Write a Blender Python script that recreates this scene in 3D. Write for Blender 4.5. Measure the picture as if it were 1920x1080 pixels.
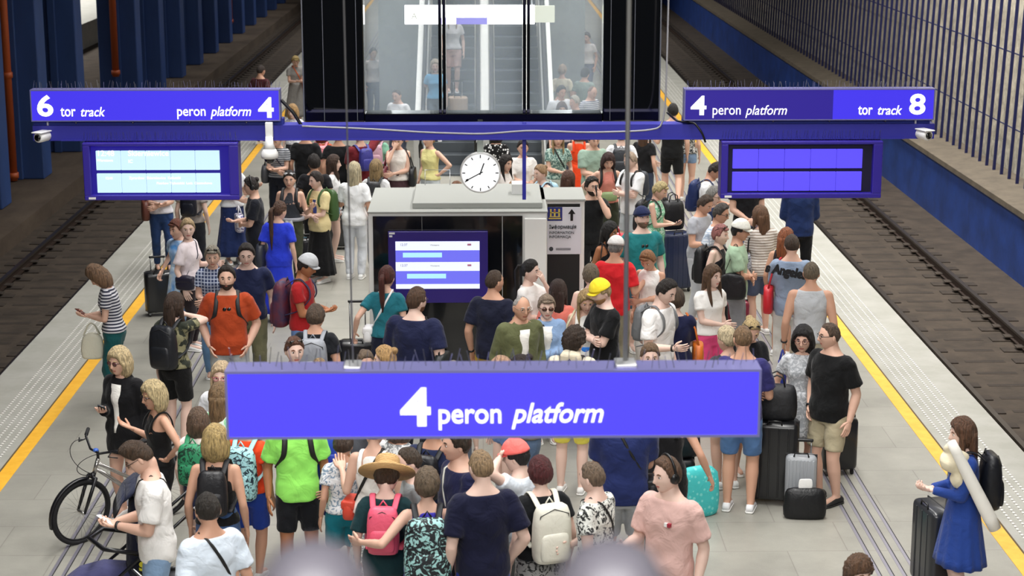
import bpy, bmesh, math, random
import numpy as np
from mathutils import Vector, Matrix
for _o in list(bpy.data.objects): bpy.data.objects.remove(_o)
SC = bpy.context.scene
COL = SC.collection
R = math.radians
# ------------------------------------------------------------------ camera, light, exposure
FPX, EYE = 3470.0, 6.1
PITCH = math.atan(803 / FPX); YAW = math.atan(58 * math.cos(PITCH) / FPX)
cam = bpy.data.cameras.new('camera'); camo = bpy.data.objects.new('camera', cam); COL.objects.link(camo)
camo.location = (0, 0, EYE); camo.rotation_euler = (math.pi / 2 - PITCH, 0, -YAW)
cam.sensor_width = 36; cam.lens = 36 * FPX / 1920; cam.clip_start = .05; cam.clip_end = 400
cam.dof.use_dof = True; cam.dof.focus_distance = 19.0; cam.dof.aperture_fstop = 3.7
SC.camera = camo
SC.view_settings.view_transform = 'Standard'; SC.view_settings.look = 'None'
SC.view_settings.exposure = 0.0; SC.view_settings.gamma = 1; SC.view_settings.use_curve_mapping = False
w = bpy.data.worlds.new('world'); SC.world = w; w.use_nodes = True
w.node_tree.nodes['Background'].inputs[0].default_value = (.62, .68, .75, 1)
w.node_tree.nodes['Background'].inputs[1].default_value = .05
def area(name, loc, sx, sy, power, color=(1, .98, .95), spread=150, rot=(0, 0, 0)):
    l = bpy.data.lights.new(name, 'AREA'); l.shape = 'RECTANGLE'; l.size = sx; l.size_y = sy
    l.energy = power; l.color = color; l.spread = R(spread)
    o = bpy.data.objects.new(name, l); o.location = loc; o.rotation_euler = rot; COL.objects.link(o); return o
# the platform hall's ceiling lamp lines
for k, (x, y) in enumerate([(-2.6, 16), (2.6, 16), (-2.6, 30), (2.6, 30), (-2.6, 48), (2.6, 48), (-2.6, 75), (2.6, 75)]):
    area('platform_ceiling_lamp', (x, y, 8.6), .9, 13 if y < 40 else 22, 565 if y < 40 else 850, spread=125)
for y in (26, 38): area('track_wall_fill', (7.6, y, 8.9), 1.5, 12, 1000, spread=150, rot=(0, R(-30), 0))  # added fill lights over the right track, brighten the concrete wall
area('gallery_fill', (0, -1.2, 8.6), 7, 1.2, 460, spread=150, rot=(R(30), 0, 0))  # added fill above the camera, lights post caps and people from the front
area('concourse_lamp', (0, 3.5, 8.4), 9, 3, 420, spread=140, rot=(R(38), 0, 0))
# ------------------------------------------------------------------ picture rays (used to stand things where they are on the platform)
_fw = np.array([math.sin(YAW) * math.cos(PITCH), math.cos(YAW) * math.cos(PITCH), -math.sin(PITCH)])
_rt = np.array([math.cos(YAW), -math.sin(YAW), 0.0]); _up = np.cross(_rt, _fw)
def ground(u, v, z=0.0):
    r = _fw + _rt * (u - 960) / FPX - _up * (v - 540) / FPX
    t = (z - EYE) / r[2]; p = r * t
    return float(p[0]), float(p[1])
# ------------------------------------------------------------------ materials
def lin(c):
    if isinstance(c, str):
        c = c.lstrip('#')
        if len(c) == 3: c = ''.join(x * 2 for x in c)
        c = [int(c[i:i + 2], 16) / 255 for i in (0, 2, 4)]
        c = [x / 12.92 if x <= .04045 else ((x + .055) / 1.055) ** 2.4 for x in c]
    return (c[0], c[1], c[2], 1.0)
_M = {}
def mat(name, color, rough=.6, metal=0, emit=0, spec=.5, bump=0, bscale=8, pat=None, coat=0, sheen=0):
    key = (name, str(color), rough, metal, emit, bump, bscale, str(pat), coat, sheen)
    if key in _M: return _M[key]
    m = bpy.data.materials.new(name); m.use_nodes = True; nt = m.node_tree; b = nt.nodes['Principled BSDF']
    c = lin(color); b.inputs['Base Color'].default_value = c
    b.inputs['Roughness'].default_value = rough; b.inputs['Metallic'].default_value = metal
    b.inputs['Specular IOR Level'].default_value = spec; b.inputs['Coat Weight'].default_value = coat
    b.inputs['Sheen Weight'].default_value = sheen
    if emit:
        b.inputs['Base Color'].default_value = (c[0] * .15, c[1] * .15, c[2] * .15, 1)
        b.inputs['Emission Color'].default_value = c; b.inputs['Emission Strength'].default_value = emit
    if bump or pat:
        tc = nt.nodes.new('ShaderNodeTexCoord')
    if bump:
        n = nt.nodes.new('ShaderNodeTexNoise'); n.inputs['Scale'].default_value = bscale; n.inputs['Detail'].default_value = 3
        n.inputs['Distortion'].default_value = .6
        bp = nt.nodes.new('ShaderNodeBump'); bp.inputs['Strength'].default_value = bump; bp.inputs['Distance'].default_value = .03
        nt.links.new(tc.outputs['Object'], n.inputs['Vector']); nt.links.new(n.outputs[0], bp.inputs['Height'])
        nt.links.new(bp.outputs[0], b.inputs['Normal'])
    if pat:
        kind, c2 = pat[0], lin(pat[1]); mix = nt.nodes.new('ShaderNodeMix'); mix.data_type = 'RGBA'
        A, B = [i for i in mix.inputs if i.type == 'RGBA'][:2]; A.default_value = c; B.default_value = c2
        fac = mix.inputs[0]; src = tc.outputs['Object']
        def ramp(out, lo, hi):
            r = nt.nodes.new('ShaderNodeMapRange'); r.inputs[1].default_value = lo; r.inputs[2].default_value = hi
            nt.links.new(out, r.inputs[0]); return r.outputs[0]
        def wave(d, s):
            x = nt.nodes.new('ShaderNodeTexWave'); x.bands_direction = d; x.inputs['Scale'].default_value = s
            nt.links.new(src, x.inputs['Vector']); return x.outputs['Fac']
        if kind == 'stripes': nt.links.new(ramp(wave('Z', 9 if len(pat) < 3 else pat[2]), .45, .6), fac)
        elif kind == 'vstripes': nt.links.new(ramp(wave('X', 9), .45, .6), fac)
        elif kind == 'plaid':
            mx = nt.nodes.new('ShaderNodeMath'); mx.operation = 'MAXIMUM'
            nt.links.new(ramp(wave('Z', 8), .75, .9), mx.inputs[0]); nt.links.new(ramp(wave('X', 8), .75, .9), mx.inputs[1])
            nt.links.new(mx.outputs[0], fac)
        elif kind in ('floral', 'camo', 'tie', 'speck'):
            n = nt.nodes.new('ShaderNodeTexNoise'); n.inputs['Scale'].default_value = {'floral': 16, 'camo': 12, 'tie': 7, 'speck': 60}[kind]
            n.inputs['Detail'].default_value = 3; n.inputs['Distortion'].default_value = {'floral': 2.5, 'camo': .8, 'tie': .5, 'speck': 0}[kind]
            nt.links.new(src, n.inputs['Vector']); t = {'floral': .54, 'camo': .52, 'tie': .5, 'speck': .5}[kind]
            nt.links.new(ramp(n.outputs[0], t - .03 if kind != 'tie' else .35, t + .02 if kind != 'tie' else .65), fac)
        elif kind == 'dots':
            n = nt.nodes.new('ShaderNodeTexVoronoi'); n.inputs['Scale'].default_value = 22
            nt.links.new(src, n.inputs['Vector']); nt.links.new(ramp(n.outputs[0], .36, .30), fac)
        nt.links.new([o for o in mix.outputs if o.type == 'RGBA'][0], b.inputs['Base Color'])
    _M[key] = m; return m
def cloth(c, pat=None, rough=.85): return mat('cloth', c, rough, spec=.25, bump=.9, bscale=7, pat=pat, sheen=.1)
def skinm(c): return mat('skin', c, .5, spec=.35)
def leather(c, rough=.42): return mat('bag_fabric', c, rough, spec=.4, bump=.25, bscale=14)
# ------------------------------------------------------------------ mesh building
class G:
    """collects vertices and faces (with material slots)"""
    def __init__(s): s.v = []; s.f = []; s.m = []; s.n = 0
    def add(s, v, f, mi=0):
        v = np.asarray(v, float); s.v.append(v); n = s.n
        s.f += [tuple(i + n for i in q) for q in f]; s.m += [mi] * len(f) if not hasattr(mi, '__len__') else list(mi)
        s.n += len(v); return s
    def V(s): return np.concatenate(s.v) if s.v else np.zeros((0, 3))
    def box(s, x0, x1, y0, y1, z0, z1, mi=0):
        v = [(x, y, z) for z in (z0, z1) for y in (y0, y1) for x in (x0, x1)]
        return s.add(v, [(0, 2, 3, 1), (4, 5, 7, 6), (0, 1, 5, 4), (2, 6, 7, 3), (0, 4, 6, 2), (1, 3, 7, 5)], mi)
    def rings(s, C, U, W, n=14, mi=0, closed=False, se=2.0, cap=True):
        """loft of rings: centres C, half axes U and W (vectors)"""
        C = np.asarray(C, float); U = np.asarray(U, float); W = np.asarray(W, float); k = len(C)
        t = np.linspace(0, 2 * np.pi, n, endpoint=False); c, q = np.cos(t), np.sin(t)
        e = 2.0 / se; c = np.sign(c) * np.abs(c) ** e; q = np.sign(q) * np.abs(q) ** e
        v = (C[:, None] + c[None, :, None] * U[:, None] + q[None, :, None] * W[:, None]).reshape(-1, 3)
        f = []
        for i in range(k if closed else k - 1):
            a, b = i * n, ((i + 1) % k) * n
            f += [(a + j, a + (j + 1) % n, b + (j + 1) % n, b + j) for j in range(n)]
        if cap and not closed:
            f += [tuple(range(n - 1, -1, -1)), tuple((k - 1) * n + j for j in range(n))]
        return s.add(v, f, mi)
    def zloft(s, rows, n=20, mi=0, se=2.3, cap=True):
        """rows of (z, rx, ry, x, y)"""
        r = [(q + (0, 0))[:5] if len(q) < 5 else q for q in rows]
        return s.rings([(q[3], q[4], q[0]) for q in r], [(q[1], 0, 0) for q in r], [(0, q[2], 0) for q in r], n, mi, se=se, cap=cap)
    def tube(s, P, r, n=8, mi=0, flat=1.0, side=None, closed=False, cap=True):
        P = np.asarray(P, float); k = len(P); r = np.full(k, r) if np.isscalar(r) else np.asarray(r, float)
        T = np.gradient(P, axis=0) if not closed else np.roll(P, -1, 0) - np.roll(P, 1, 0)
        T /= np.linalg.norm(T, axis=1)[:, None] + 1e-9
        ref = np.array(side if side is not None else ((0, 0, 1) if abs(T[:, 2]).mean() < .8 else (1, 0, 0)), float)
        U = ref - T * (T @ ref)[:, None]; U /= np.linalg.norm(U, axis=1)[:, None] + 1e-9
        W = np.cross(T, U)
        return s.rings(P, U * r[:, None], W * r[:, None] * flat, n, mi, closed, cap=cap)
    def limb(s, a, b, ra, rb, n=14, mid=None, flat=False, mi=0):
        """tapered limb with round ends (flat: cut ends)"""
        a = np.asarray(a, float); b = np.asarray(b, float); d = b - a; L = np.linalg.norm(d) + 1e-9; d /= L
        ref = np.array((0, 1, 0)) if abs(d[1]) < .9 else np.array((1, 0, 0)); u = np.cross(d, ref); u /= np.linalg.norm(u); w_ = np.cross(d, u)
        st = []
        if not flat: st += [(-ra * .95, ra * .3), (-ra * .7, ra * .72), (-ra * .35, ra * .93)]
        st += [(0, ra)]
        if mid: st += [(L * mid[0], mid[1])]
        else: st += [(L * .5, (ra + rb) / 2)]
        st += [(L, rb)]
        if not flat: st += [(L + rb * .35, rb * .93), (L + rb * .7, rb * .72), (L + rb * .95, rb * .3)]
        return s.rings([a + d * t for t, _ in st], [u * q for _, q in st], [w_ * q for _, q in st], n, mi)
    def ball(s, c, rx, ry=None, rz=None, nu=14, nv=9, mi=0):
        ry = rx if ry is None else ry; rz = rx if rz is None else rz
        k = np.linspace(-np.pi / 2, np.pi / 2, nv + 2)[1:-1]
        k = np.concatenate([[-1.5], k, [1.5]])
        return s.rings([(c[0], c[1], c[2] + rz * math.sin(a)) for a in k], [(rx * math.cos(a), 0, 0) for a in k], [(0, ry * math.cos(a), 0) for a in k], nu, mi)
    def rbox(s, x0, x1, y0, y1, z0, z1, r=.03, mi=0, se=None):
        """box with rounded edges"""
        bm = bmesh.new(); bmesh.ops.create_cube(bm, size=1)
        for v in bm.verts: v.co = ((x0 + x1) / 2 + v.co.x * (x1 - x0), (y0 + y1) / 2 + v.co.y * (y1 - y0), (z0 + z1) / 2 + v.co.z * (z1 - z0))
        bmesh.ops.bevel(bm, geom=bm.edges[:], offset=min(r, (x1 - x0) * .45, (y1 - y0) * .45, (z1 - z0) * .45), segments=3, profile=.5, affect='EDGES')
        bm.verts.index_update(); s.add([v.co[:] for v in bm.verts], [tuple(v.index for v in f.verts) for f in bm.faces], mi); bm.free(); return s
    def mesh(s, name, mats, smooth=True):
        me = bpy.data.meshes.new(name); me.from_pydata(s.V().tolist(), [], s.f)
        for m in (mats if isinstance(mats, (list, tuple)) else [mats]): me.materials.append(m)
        if s.m and max(s.m): me.polygons.foreach_set('material_index', s.m)
        if smooth: me.polygons.foreach_set('use_smooth', [True] * len(s.f))
        me.update(); return me
def tag(o, label=None, cat=None, group=None, kind=None):
    if label: o['label'] = label
    if cat: o['category'] = cat
    if group: o['group'] = group
    if kind: o['kind'] = kind
    return o
def obj(name, g, mats, parent=None, smooth=True, label=None, cat=None, group=None, kind=None, loc=None, rz=None, auto=False):
    me = g if isinstance(g, bpy.types.Mesh) else g.mesh(name, mats, smooth)
    o = bpy.data.objects.new(name, me); COL.objects.link(o)
    if parent: o.parent = parent
    if loc is not None: o.location = loc
    if rz is not None: o.rotation_euler.z = rz
    if auto:
        me.polygons.foreach_set('use_smooth', [True] * len(me.polygons)); me.set_sharp_from_angle(angle=R(35))
    return tag(o, label, cat, group, kind)
def empty(name, loc, rz=0, label=None, cat=None, group=None):
    o = bpy.data.objects.new(name, None); COL.objects.link(o); o.location = loc; o.rotation_euler.z = rz
    o.empty_display_size = .1; return tag(o, label, cat, group)
def struct(name, g, mats, parent=None, smooth=False, auto=False):
    return obj(name, g, mats, parent, smooth, kind=None if parent else 'structure', auto=auto)
def copy_tree(o, parent=None):
    c = o.copy(); COL.objects.link(c); c.parent = parent
    for ch in list(o.children): copy_tree(ch, c)
    return c
def text(body, size, loc, m, parent=None, name='lettering', shear=0, bold=0, align='LEFT', depth=.004, rot=(math.pi / 2, 0, 0), sx=1.0, spacing=1.0):
    cu = bpy.data.curves.new(name, 'FONT'); cu.body = body; cu.size = size; cu.shear = shear; cu.offset = bold
    cu.extrude = depth; cu.align_x = align; cu.resolution_u = 4; cu.space_character = spacing
    t = bpy.data.objects.new(name, cu); COL.objects.link(t); bpy.context.view_layer.update()
    me = bpy.data.meshes.new_from_object(t.evaluated_get(bpy.context.evaluated_depsgraph_get()))
    bpy.data.objects.remove(t); me.materials.clear(); me.materials.append(m); me.name = name
    o = bpy.data.objects.new(name, me); COL.objects.link(o); o.location = loc; o.rotation_euler = rot; o.scale = (sx, 1, 1)
    if parent: o.parent = parent
    return o
def fit_text(body, x, y, z, w_, h_, m, parent, shear=0, bold=0):
    o = text(body, .2, (0, 0, 0), m, parent, 'lettering', shear, bold)
    vs = np.array([v.co[:] for v in o.data.vertices]); lo, hi = vs.min(0), vs.max(0); kx, ky = w_ / (hi[0] - lo[0]), h_ / (hi[1] - lo[1])
    for v in o.data.vertices: v.co = ((v.co.x - lo[0]) * kx, (v.co.y - lo[1]) * ky, v.co.z)
    o.location = (x, y, z); return o
# ------------------------------------------------------------------ surfaces with node materials
def floor_mat(name, base='a09e95', tile=(1.1, .75), dark='97958c'):
    m = bpy.data.materials.new(name); m.use_nodes = True; nt = m.node_tree; b = nt.nodes['Principled BSDF']; L = nt.links.new
    tc = nt.nodes.new('ShaderNodeTexCoord'); br = nt.nodes.new('ShaderNodeTexBrick'); L(tc.outputs['Object'], br.inputs['Vector'])
    br.inputs['Color1'].default_value = lin(base); br.inputs['Color2'].default_value = lin(dark); br.inputs['Mortar'].default_value = lin('8b8880')
    br.inputs['Scale'].default_value = 1; br.inputs['Brick Width'].default_value = tile[0]; br.inputs['Row Height'].default_value = tile[1]
    br.inputs['Mortar Size'].default_value = .006; br.inputs['Bias'].default_value = -.4; br.inputs['Mortar Smooth'].default_value = .3
    n = nt.nodes.new('ShaderNodeTexNoise'); n.inputs['Scale'].default_value = 1.3; n.inputs['Detail'].default_value = 6; n.inputs['Roughness'].default_value = .65; L(tc.outputs['Object'], n.inputs['Vector'])
    r = nt.nodes.new('ShaderNodeMapRange'); r.inputs[1].default_value = .35; r.inputs[2].default_value = .7; r.inputs[3].default_value = .80; r.inputs[4].default_value = 1.06; L(n.outputs[0], r.inputs[0])
    n2 = nt.nodes.new('ShaderNodeTexNoise'); n2.inputs['Scale'].default_value = 90; L(tc.outputs['Object'], n2.inputs['Vector'])
    r2 = nt.nodes.new('ShaderNodeMapRange'); r2.inputs[3].default_value = .9; r2.inputs[4].default_value = 1.08; L(n2.outputs[0], r2.inputs[0])
    mm = nt.nodes.new('ShaderNodeMath'); mm.operation = 'MULTIPLY'; L(r.outputs[0], mm.inputs[0]); L(r2.outputs[0], mm.inputs[1])
    sc = nt.nodes.new('ShaderNodeVectorMath'); sc.operation = 'SCALE'; L(br.outputs[0], sc.inputs[0]); L(mm.outputs[0], sc.inputs['Scale'])
    L(sc.outputs[0], b.inputs['Base Color']); b.inputs['Roughness'].default_value = .38; b.inputs['Specular IOR Level'].default_value = .45
    return m
def noise_mat(name, c1, c2, scale=3, rough=.8, bump=.4, detail=7, lo=.35, hi=.65, stretch=None):
    m = bpy.data.materials.new(name); m.use_nodes = True; nt = m.node_tree; b = nt.nodes['Principled BSDF']; L = nt.links.new
    tc = nt.nodes.new('ShaderNodeTexCoord'); n = nt.nodes.new('ShaderNodeTexNoise'); n.inputs['Scale'].default_value = scale; n.inputs['Detail'].default_value = detail; n.inputs['Roughness'].default_value = .65
    src = tc.outputs['Object']
    if stretch:
        mp = nt.nodes.new('ShaderNodeMapping'); mp.inputs['Scale'].default_value = stretch; L(src, mp.inputs[0]); src = mp.outputs[0]
    L(src, n.inputs['Vector']); r = nt.nodes.new('ShaderNodeMapRange'); r.inputs[1].default_value = lo; r.inputs[2].default_value = hi; L(n.outputs[0], r.inputs[0])
    mix = nt.nodes.new('ShaderNodeMix'); mix.data_type = 'RGBA'; A, B = [i for i in mix.inputs if i.type == 'RGBA'][:2]; A.default_value = lin(c1); B.default_value = lin(c2)
    L(r.outputs[0], mix.inputs[0]); L([o for o in mix.outputs if o.type == 'RGBA'][0], b.inputs['Base Color'])
    bp = nt.nodes.new('ShaderNodeBump'); bp.inputs['Strength'].default_value = bump; bp.inputs['Distance'].default_value = .04; L(n.outputs[0], bp.inputs['Height']); L(bp.outputs[0], b.inputs['Normal'])
    b.inputs['Roughness'].default_value = rough; return m
BLUE = mat('sign_blue_paint', '3434a0', .4); BLUED = mat('dark_blue_paint', '22306a', .45)
GLOW = mat('lit_blue_face', (.055, .035, .80), .4, emit=1.0); GLOWB = mat('bright_blue_face', (.085, .065, 1.0), .4, emit=1.0); DIM = mat('dim_blue_face', (.04, .02, .42), .4, emit=.6)
WHITEL = mat('lit_white_letters', (1, 1, 1), .5, emit=1.5); STEEL = mat('brushed_steel', 'a9abad', .3, 1)
ALU = mat('light_aluminium', 'c9cacc', .35, .7); BLK = mat('black_plastic', '111113', .35); GLOSSBLK = mat('black_glass', '07080b', .06, spec=.6, coat=.5)
WHT = mat('white_enamel', 'eeeeec', .35); GRY = mat('grey_paint', 'a6a8a6', .5)
# ================================================================== THE SETTING
XL, XR, ZT = -5.86, 5.71, -.95
g = G().box(XL, XR, 3, 140, -.95, 0); struct('floor', g, floor_mat('granite_platform_floor'))
# paler edge strips between the safety line and the track, raised studs and the yellow line
edge_m = noise_mat('pale_grey_edge_slabs', 'a9a8a1', '9a9990', 2, .55, .1)
stud = bpy.data.materials.new('studded_strip'); stud.use_nodes = True
def _stud():
    nt = stud.node_tree; b = nt.nodes['Principled BSDF']; L = nt.links.new
    tc = nt.nodes.new('ShaderNodeTexCoord'); wv = nt.nodes.new('ShaderNodeTexWave'); wv.bands_direction = 'Y'; wv.inputs['Scale'].default_value = 4.2; L(tc.outputs['Object'], wv.inputs[0])
    r = nt.nodes.new('ShaderNodeMapRange'); r.inputs[1].default_value = .35; r.inputs[2].default_value = .5; L(wv.outputs['Fac'], r.inputs[0])
    mix = nt.nodes.new('ShaderNodeMix'); mix.data_type = 'RGBA'; A, B = [i for i in mix.inputs if i.type == 'RGBA'][:2]; A.default_value = lin('807e77'); B.default_value = lin('e4e3dd')
    L(r.outputs[0], mix.inputs[0]); L([o for o in mix.outputs if o.type == 'RGBA'][0], b.inputs['Base Color']); b.inputs['Roughness'].default_value = .5
_stud()
yel = noise_mat('worn_yellow_line', 'f3bb3e', 'e6a92c', 6, .5, .05)
n = 1
for sgn in (-1, 1):
    x0 = 4.86 if sgn < 0 else 4.79; xe = -XL if sgn < 0 else XR
    def strip(nm, a, b, z, m):
        q = G().box(min(sgn * a, sgn * b), max(sgn * a, sgn * b), 3, 140, .0005, z); struct(nm, q, m)
    strip('trim_%d' % n, x0 + .075, xe - .0, .002, edge_m); strip('trim_%d' % (n + 1), x0 - .075, x0 + .075, .004, yel)
    strip('trim_%d' % (n + 2), x0 + .075, x0 + .095, .0045, mat('dark_joint', '5b4a2e', .8))
    gs = G()
    for q in (.20, .29, .38, .48, .57): gs.box(sgn * (x0 + q) - .011, sgn * (x0 + q) + .011, 3, 140, .002, .006)
    struct('trim_%d' % (n + 3), gs, stud)
    gs = G()
    for q in (3.46, 3.57, 3.68, 3.79): gs.box(sgn * q - .014, sgn * q + .014, 3, 70, .0005, .003)
    for q in (3.46, 3.57, 3.68, 3.79): gs.box(sgn * q + .014, sgn * q + .024, 3, 70, .0005, .002, 1)
    struct('trim_%d' % (n + 4), gs, [mat('channel_steel', 'a09daa', .35, .55), mat('channel_slot', '2c2b2e', .8)])
    n += 5
# track beds
bed = noise_mat('dusty_brown_trackbed', '30271e', '453a2f', 2.2, .9, .6)
g = G().box(XR, 9.25, 3, 150, -1.1, ZT); struct('floor_track_right', g, bed)
g = G().box(-8.75, XL, 3, 150, -1.1, ZT); struct('floor_track_left', g, bed)
ledge_m = noise_mat('dusty_ledge', '3d3127', '55483b', 1.2, .9, .5, stretch=(1, .4, 1))
g = G().box(-11.6, -8.75, 3, 150, -1.1, -.62); struct('trim_11', g, ledge_m)
g = G().box(-15.2, -11.6, 3, 150, -1.2, -.95); struct('floor_far_track', g, bed)
g = G().box(-24, -15.2, 3, 150, -1.2, 0); struct('floor_far_platform', g, edge_m)
# railway tracks
sleep_m = noise_mat('tarred_sleeper', '241c16', '392f26', 2.5, .9, .5); rail_m = mat('rusty_rail', '3d3029', .5, .5); railtop = mat('rail_head', '5c554f', .3, .8)
def track(xc, label, ys=8, ye=130):
    root = empty('railway_track', (xc, ys, ZT), 0, label, 'railway track')
    for s in (-1, 1):
        q = G(); L = ye - ys
        for (a, b, z0, z1, mi) in ((-.07, .07, .04, .055, 0), (-.012, .012, .055, .15, 0), (-.036, .036, .15, .185, 1)): q.box(s * .74 + a, s * .74 + b, 0, L, z0, z1, mi)
        obj('rail', q, [rail_m, railtop], root, smooth=False)
    base = None
    for i in range(100):
        y = 4.0 + i * .62
        if base is None:
            base = obj('sleeper', G().rbox(-1.18, -.42, -.11, .11, .0, .016, .008).rbox(.40, 1.15, -.12, .12, .0, .016, .008).rbox(-.3, .28, -.05, .07, -.01, .004, .004).rbox(-.9, -.6, -.09, .09, .045, .07, .01).rbox(.6, .9, -.09, .09, .045, .07, .01), sleep_m, root, smooth=False); base.location = (0, y, 0)
        else:
            c = base.copy(); COL.objects.link(c); c.location = (0, y, 0)
    q = G()
    for i in range(100, 180): q.box(-1.15, -.42, i * .62 + 3.88, i * .62 + 4.12, 0, .014).box(.42, 1.15, i * .62 + 3.88, i * .62 + 4.12, 0, .014)
    obj('distant_sleepers', q, sleep_m, root, smooth=False, kind='stuff')
track(-7.34, 'single railway track with dark sleepers left of the platform')
track(7.25, 'single railway track with dark sleepers right of the platform, beside the slatted wall')
# right side: low blue wall, ledge, concrete wall and the leaning blue slats
bw = noise_mat('blue_painted_wall', '22448f', '1b3670', 1.5, .55, .15)
g = G().box(9.15, 9.45, 3, 150, -1.1, .3); struct('wall_low_right', g, bw)
g = G().add([(9.1, 3, .3), (10.0, 3, .36), (10.0, 150, .36), (9.1, 150, .3), (9.1, 3, .2), (9.1, 150, .2)], [(0, 1, 2, 3), (4, 0, 3, 5)]); struct('trim_12', g, noise_mat('dusty_brown_ledge', '6b6152', '595044', 3, .8, .3))
g = G().box(10.5, 10.7, 3, 150, -1, 9.5); struct('wall_right', g, noise_mat('rough_concrete_wall', 'd8d0bb', 'a59d8a', 5, .9, .8, detail=9))
sf = empty('slat_fence', (9.75, 29, .33), 0, 'tall fence of thin dark blue slats standing before the right concrete wall', 'slat fence')
sm = mat('slat_blue', '141a4c', .4); base = None; q = G()
for i in range(190):
    y = i * .52
    if i < 100:
        if base is None: base = obj('slat', G().rbox(-.028, .028, -.024, .024, 0, 6.5, .008), sm, sf, smooth=False); base.rotation_euler = (0, R(2.0), 0)
        else:
            c = base.copy(); COL.objects.link(c); c.location = (0, y, 0)
    else: q.add(*(lambda v, f: (v, f))([(x + z * .035, y + b, z) for z in (0, 6.5) for b in (-.025, .025) for x in (-.04, .04)], [(0, 2, 3, 1), (4, 5, 7, 6), (0, 1, 5, 4), (2, 6, 7, 3), (0, 4, 6, 2), (1, 3, 7, 5)]))
obj('distant_slats', q, sm, sf, smooth=False, kind='stuff')
for z in (.92, 2.27, 3.62): obj('cross_rod', G().tube([(.06 + z * .035, -3, z), (.06 + z * .035, 105, z)], .014, 6), sm, sf)
# left side: row of dark blue pillars with orange pipes
pm = noise_mat('pillar_blue_paint', '2c4a86', '233d70', .8, .6, .12, stretch=(1, 1, .25)); pip = mat('orange_pipe', 'b4552a', .5, bump=.1)
ys = [36.4, 40.0, 43.8, 51.4, 55.2, 59, 62.8, 66.6, 70.4, 74.2, 78, 82, 86, 90, 94]
first = None
for i, y in enumerate(ys):
    if first is None:
        first = empty('pillar', (-9.45, y, -.62), 0)
        obj('shaft', G().rbox(-1.05, .0, -.38, .38, .0, 10, .03), pm, first, smooth=False)
        obj('flange', G().rbox(-.62, -.44, -.46, -.378, .0, 10, .02), pm, first, smooth=False)
        p = first
    else: p = copy_tree(first); p.location = (-9.45, y, -.62)
    ordn = ['nearest', 'second nearest', 'third nearest', 'fourth nearest', 'fifth nearest', 'sixth nearest', 'seventh nearest']
    tag(p, ('dark blue square pillar, %s in the row beyond the left track' % ordn[i]) if i < 7 else 'distant dark blue pillar far along the row beyond the left track', 'pillar', 'blue pillars beyond the left track')
for i, (x, y, zz) in enumerate([(-10.05, 39.35, -.6), (-10.0, 50.75, .33), (-9.9, 73.6, -.2)]):
    r_ = empty('drain_pipe', (x, y, zz), 0, ['orange drain pipe on the big pillar at the far left edge', 'orange drain pipe on the pillar right of the gap in the row', 'thin orange drain pipe on a distant pillar'][i], 'drain pipe', 'orange drain pipes')
    obj('pipe', G().tube([(0, 0, 0), (0, 0, 9.5)], .095, 12), pip, r_)
    for z in (.05, 2.2, 4.4): obj('pipe_collar', G().tube([(0, 0, z), (0, 0, z + .12)], .12, 12), pip, r_)
struct('wall_left', G().box(-24.3, -24, 3, 150, -1, 9.5), noise_mat('far_dark_wall', '3a3a3c', '2a2a2c', 2, .9, .2))
area('far_platform_lamp', (-18.5, 70, 6.5), 2, 50, 3500, spread=120)
struct('wall_back', G().box(-24, 10.5, 150, 150.3, -1, 9.5), mat('dark_end_wall', '141416', .9))
struct('ceiling', G().box(-24.3, 10.7, 3, 150.3, 9.5, 9.8), mat('dark_ceiling', '3a3b3d', .8))
# ================================================================== BEAM, SIGNS, BOARDS
YB = 19.6
beam = empty('gantry_beam', (0, YB, 3.2), 0, 'long blue steel beam across the platform carrying the track signs', 'beam')
obj('beam_body', G().box(-4.75, 4.82, -.08, .16, .0, .16).box(-4.45, 4.5, -.1, .18, .0, .012), BLUE, beam, smooth=False)
for s, x in ((-1, -4.75), (1, 2.14)): obj('sign_bracket', G().box(x, x + 2.64, -.03, .12, .16, .225), mat('bracket_blue', '26369a', .5), beam, smooth=False)
for x in (-4.3, -3.7, -3.1, -2.5, 2.5, 3.1, 3.7, 4.3): obj('bolt', G().ball((x, -.035, .185), .012, nu=8, nv=4), STEEL, beam)
def sign(x0, x1, y, z0, z1, faces, texts, label, spikes=True):
    """double sided lit sign box"""
    w_, h_ = x1 - x0, z1 - z0; root = empty('platform_sign', ((x0 + x1) / 2, y, z0), 0, label, 'platform sign')
    root_x = (x0 + x1) / 2
    fr = G(); t = .012; d = .17
    fr.box(-w_ / 2, w_ / 2, 0, d, h_ - t, h_).box(-w_ / 2, w_ / 2, 0, d, 0, t).box(-w_ / 2, -w_ / 2 + t, 0, d, t, h_ - t).box(w_ / 2 - t, w_ / 2, 0, d, t, h_ - t)
    fr.box(-w_ / 2 + t, w_ / 2 - t, d - .012, d, t, h_ - t)
    obj('sign_case', fr, mat('case_lilac_alu', '9a98d8', .3, .6), root, smooth=False)
    for a, b, m in faces: obj('sign_face', G().box(a - root_x, b - root_x, .006, .02, t, h_ - t), m, root, smooth=False)
    for body, x, z, tw, th, sh, bo in texts: fit_text(body, x - root_x, .003, z - z0, tw, th, WHITEL, root, sh, bo)
    if spikes:
        rnd = random.Random(x0); q = G(); k = int(w_ / .035)
        for i in range(k):
            x = -w_ / 2 + (i + .5) * w_ / k; yy = rnd.choice([.03, .09, .14])
            q.tube([(x, yy, h_ - .002), (x + rnd.uniform(-.02, .02), yy + rnd.uniform(-.04, .04), h_ + rnd.uniform(.06, .09))], .0016, 4)
        obj('bird_spikes', q, STEEL, root, smooth=False, kind='stuff')
    return root
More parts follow.
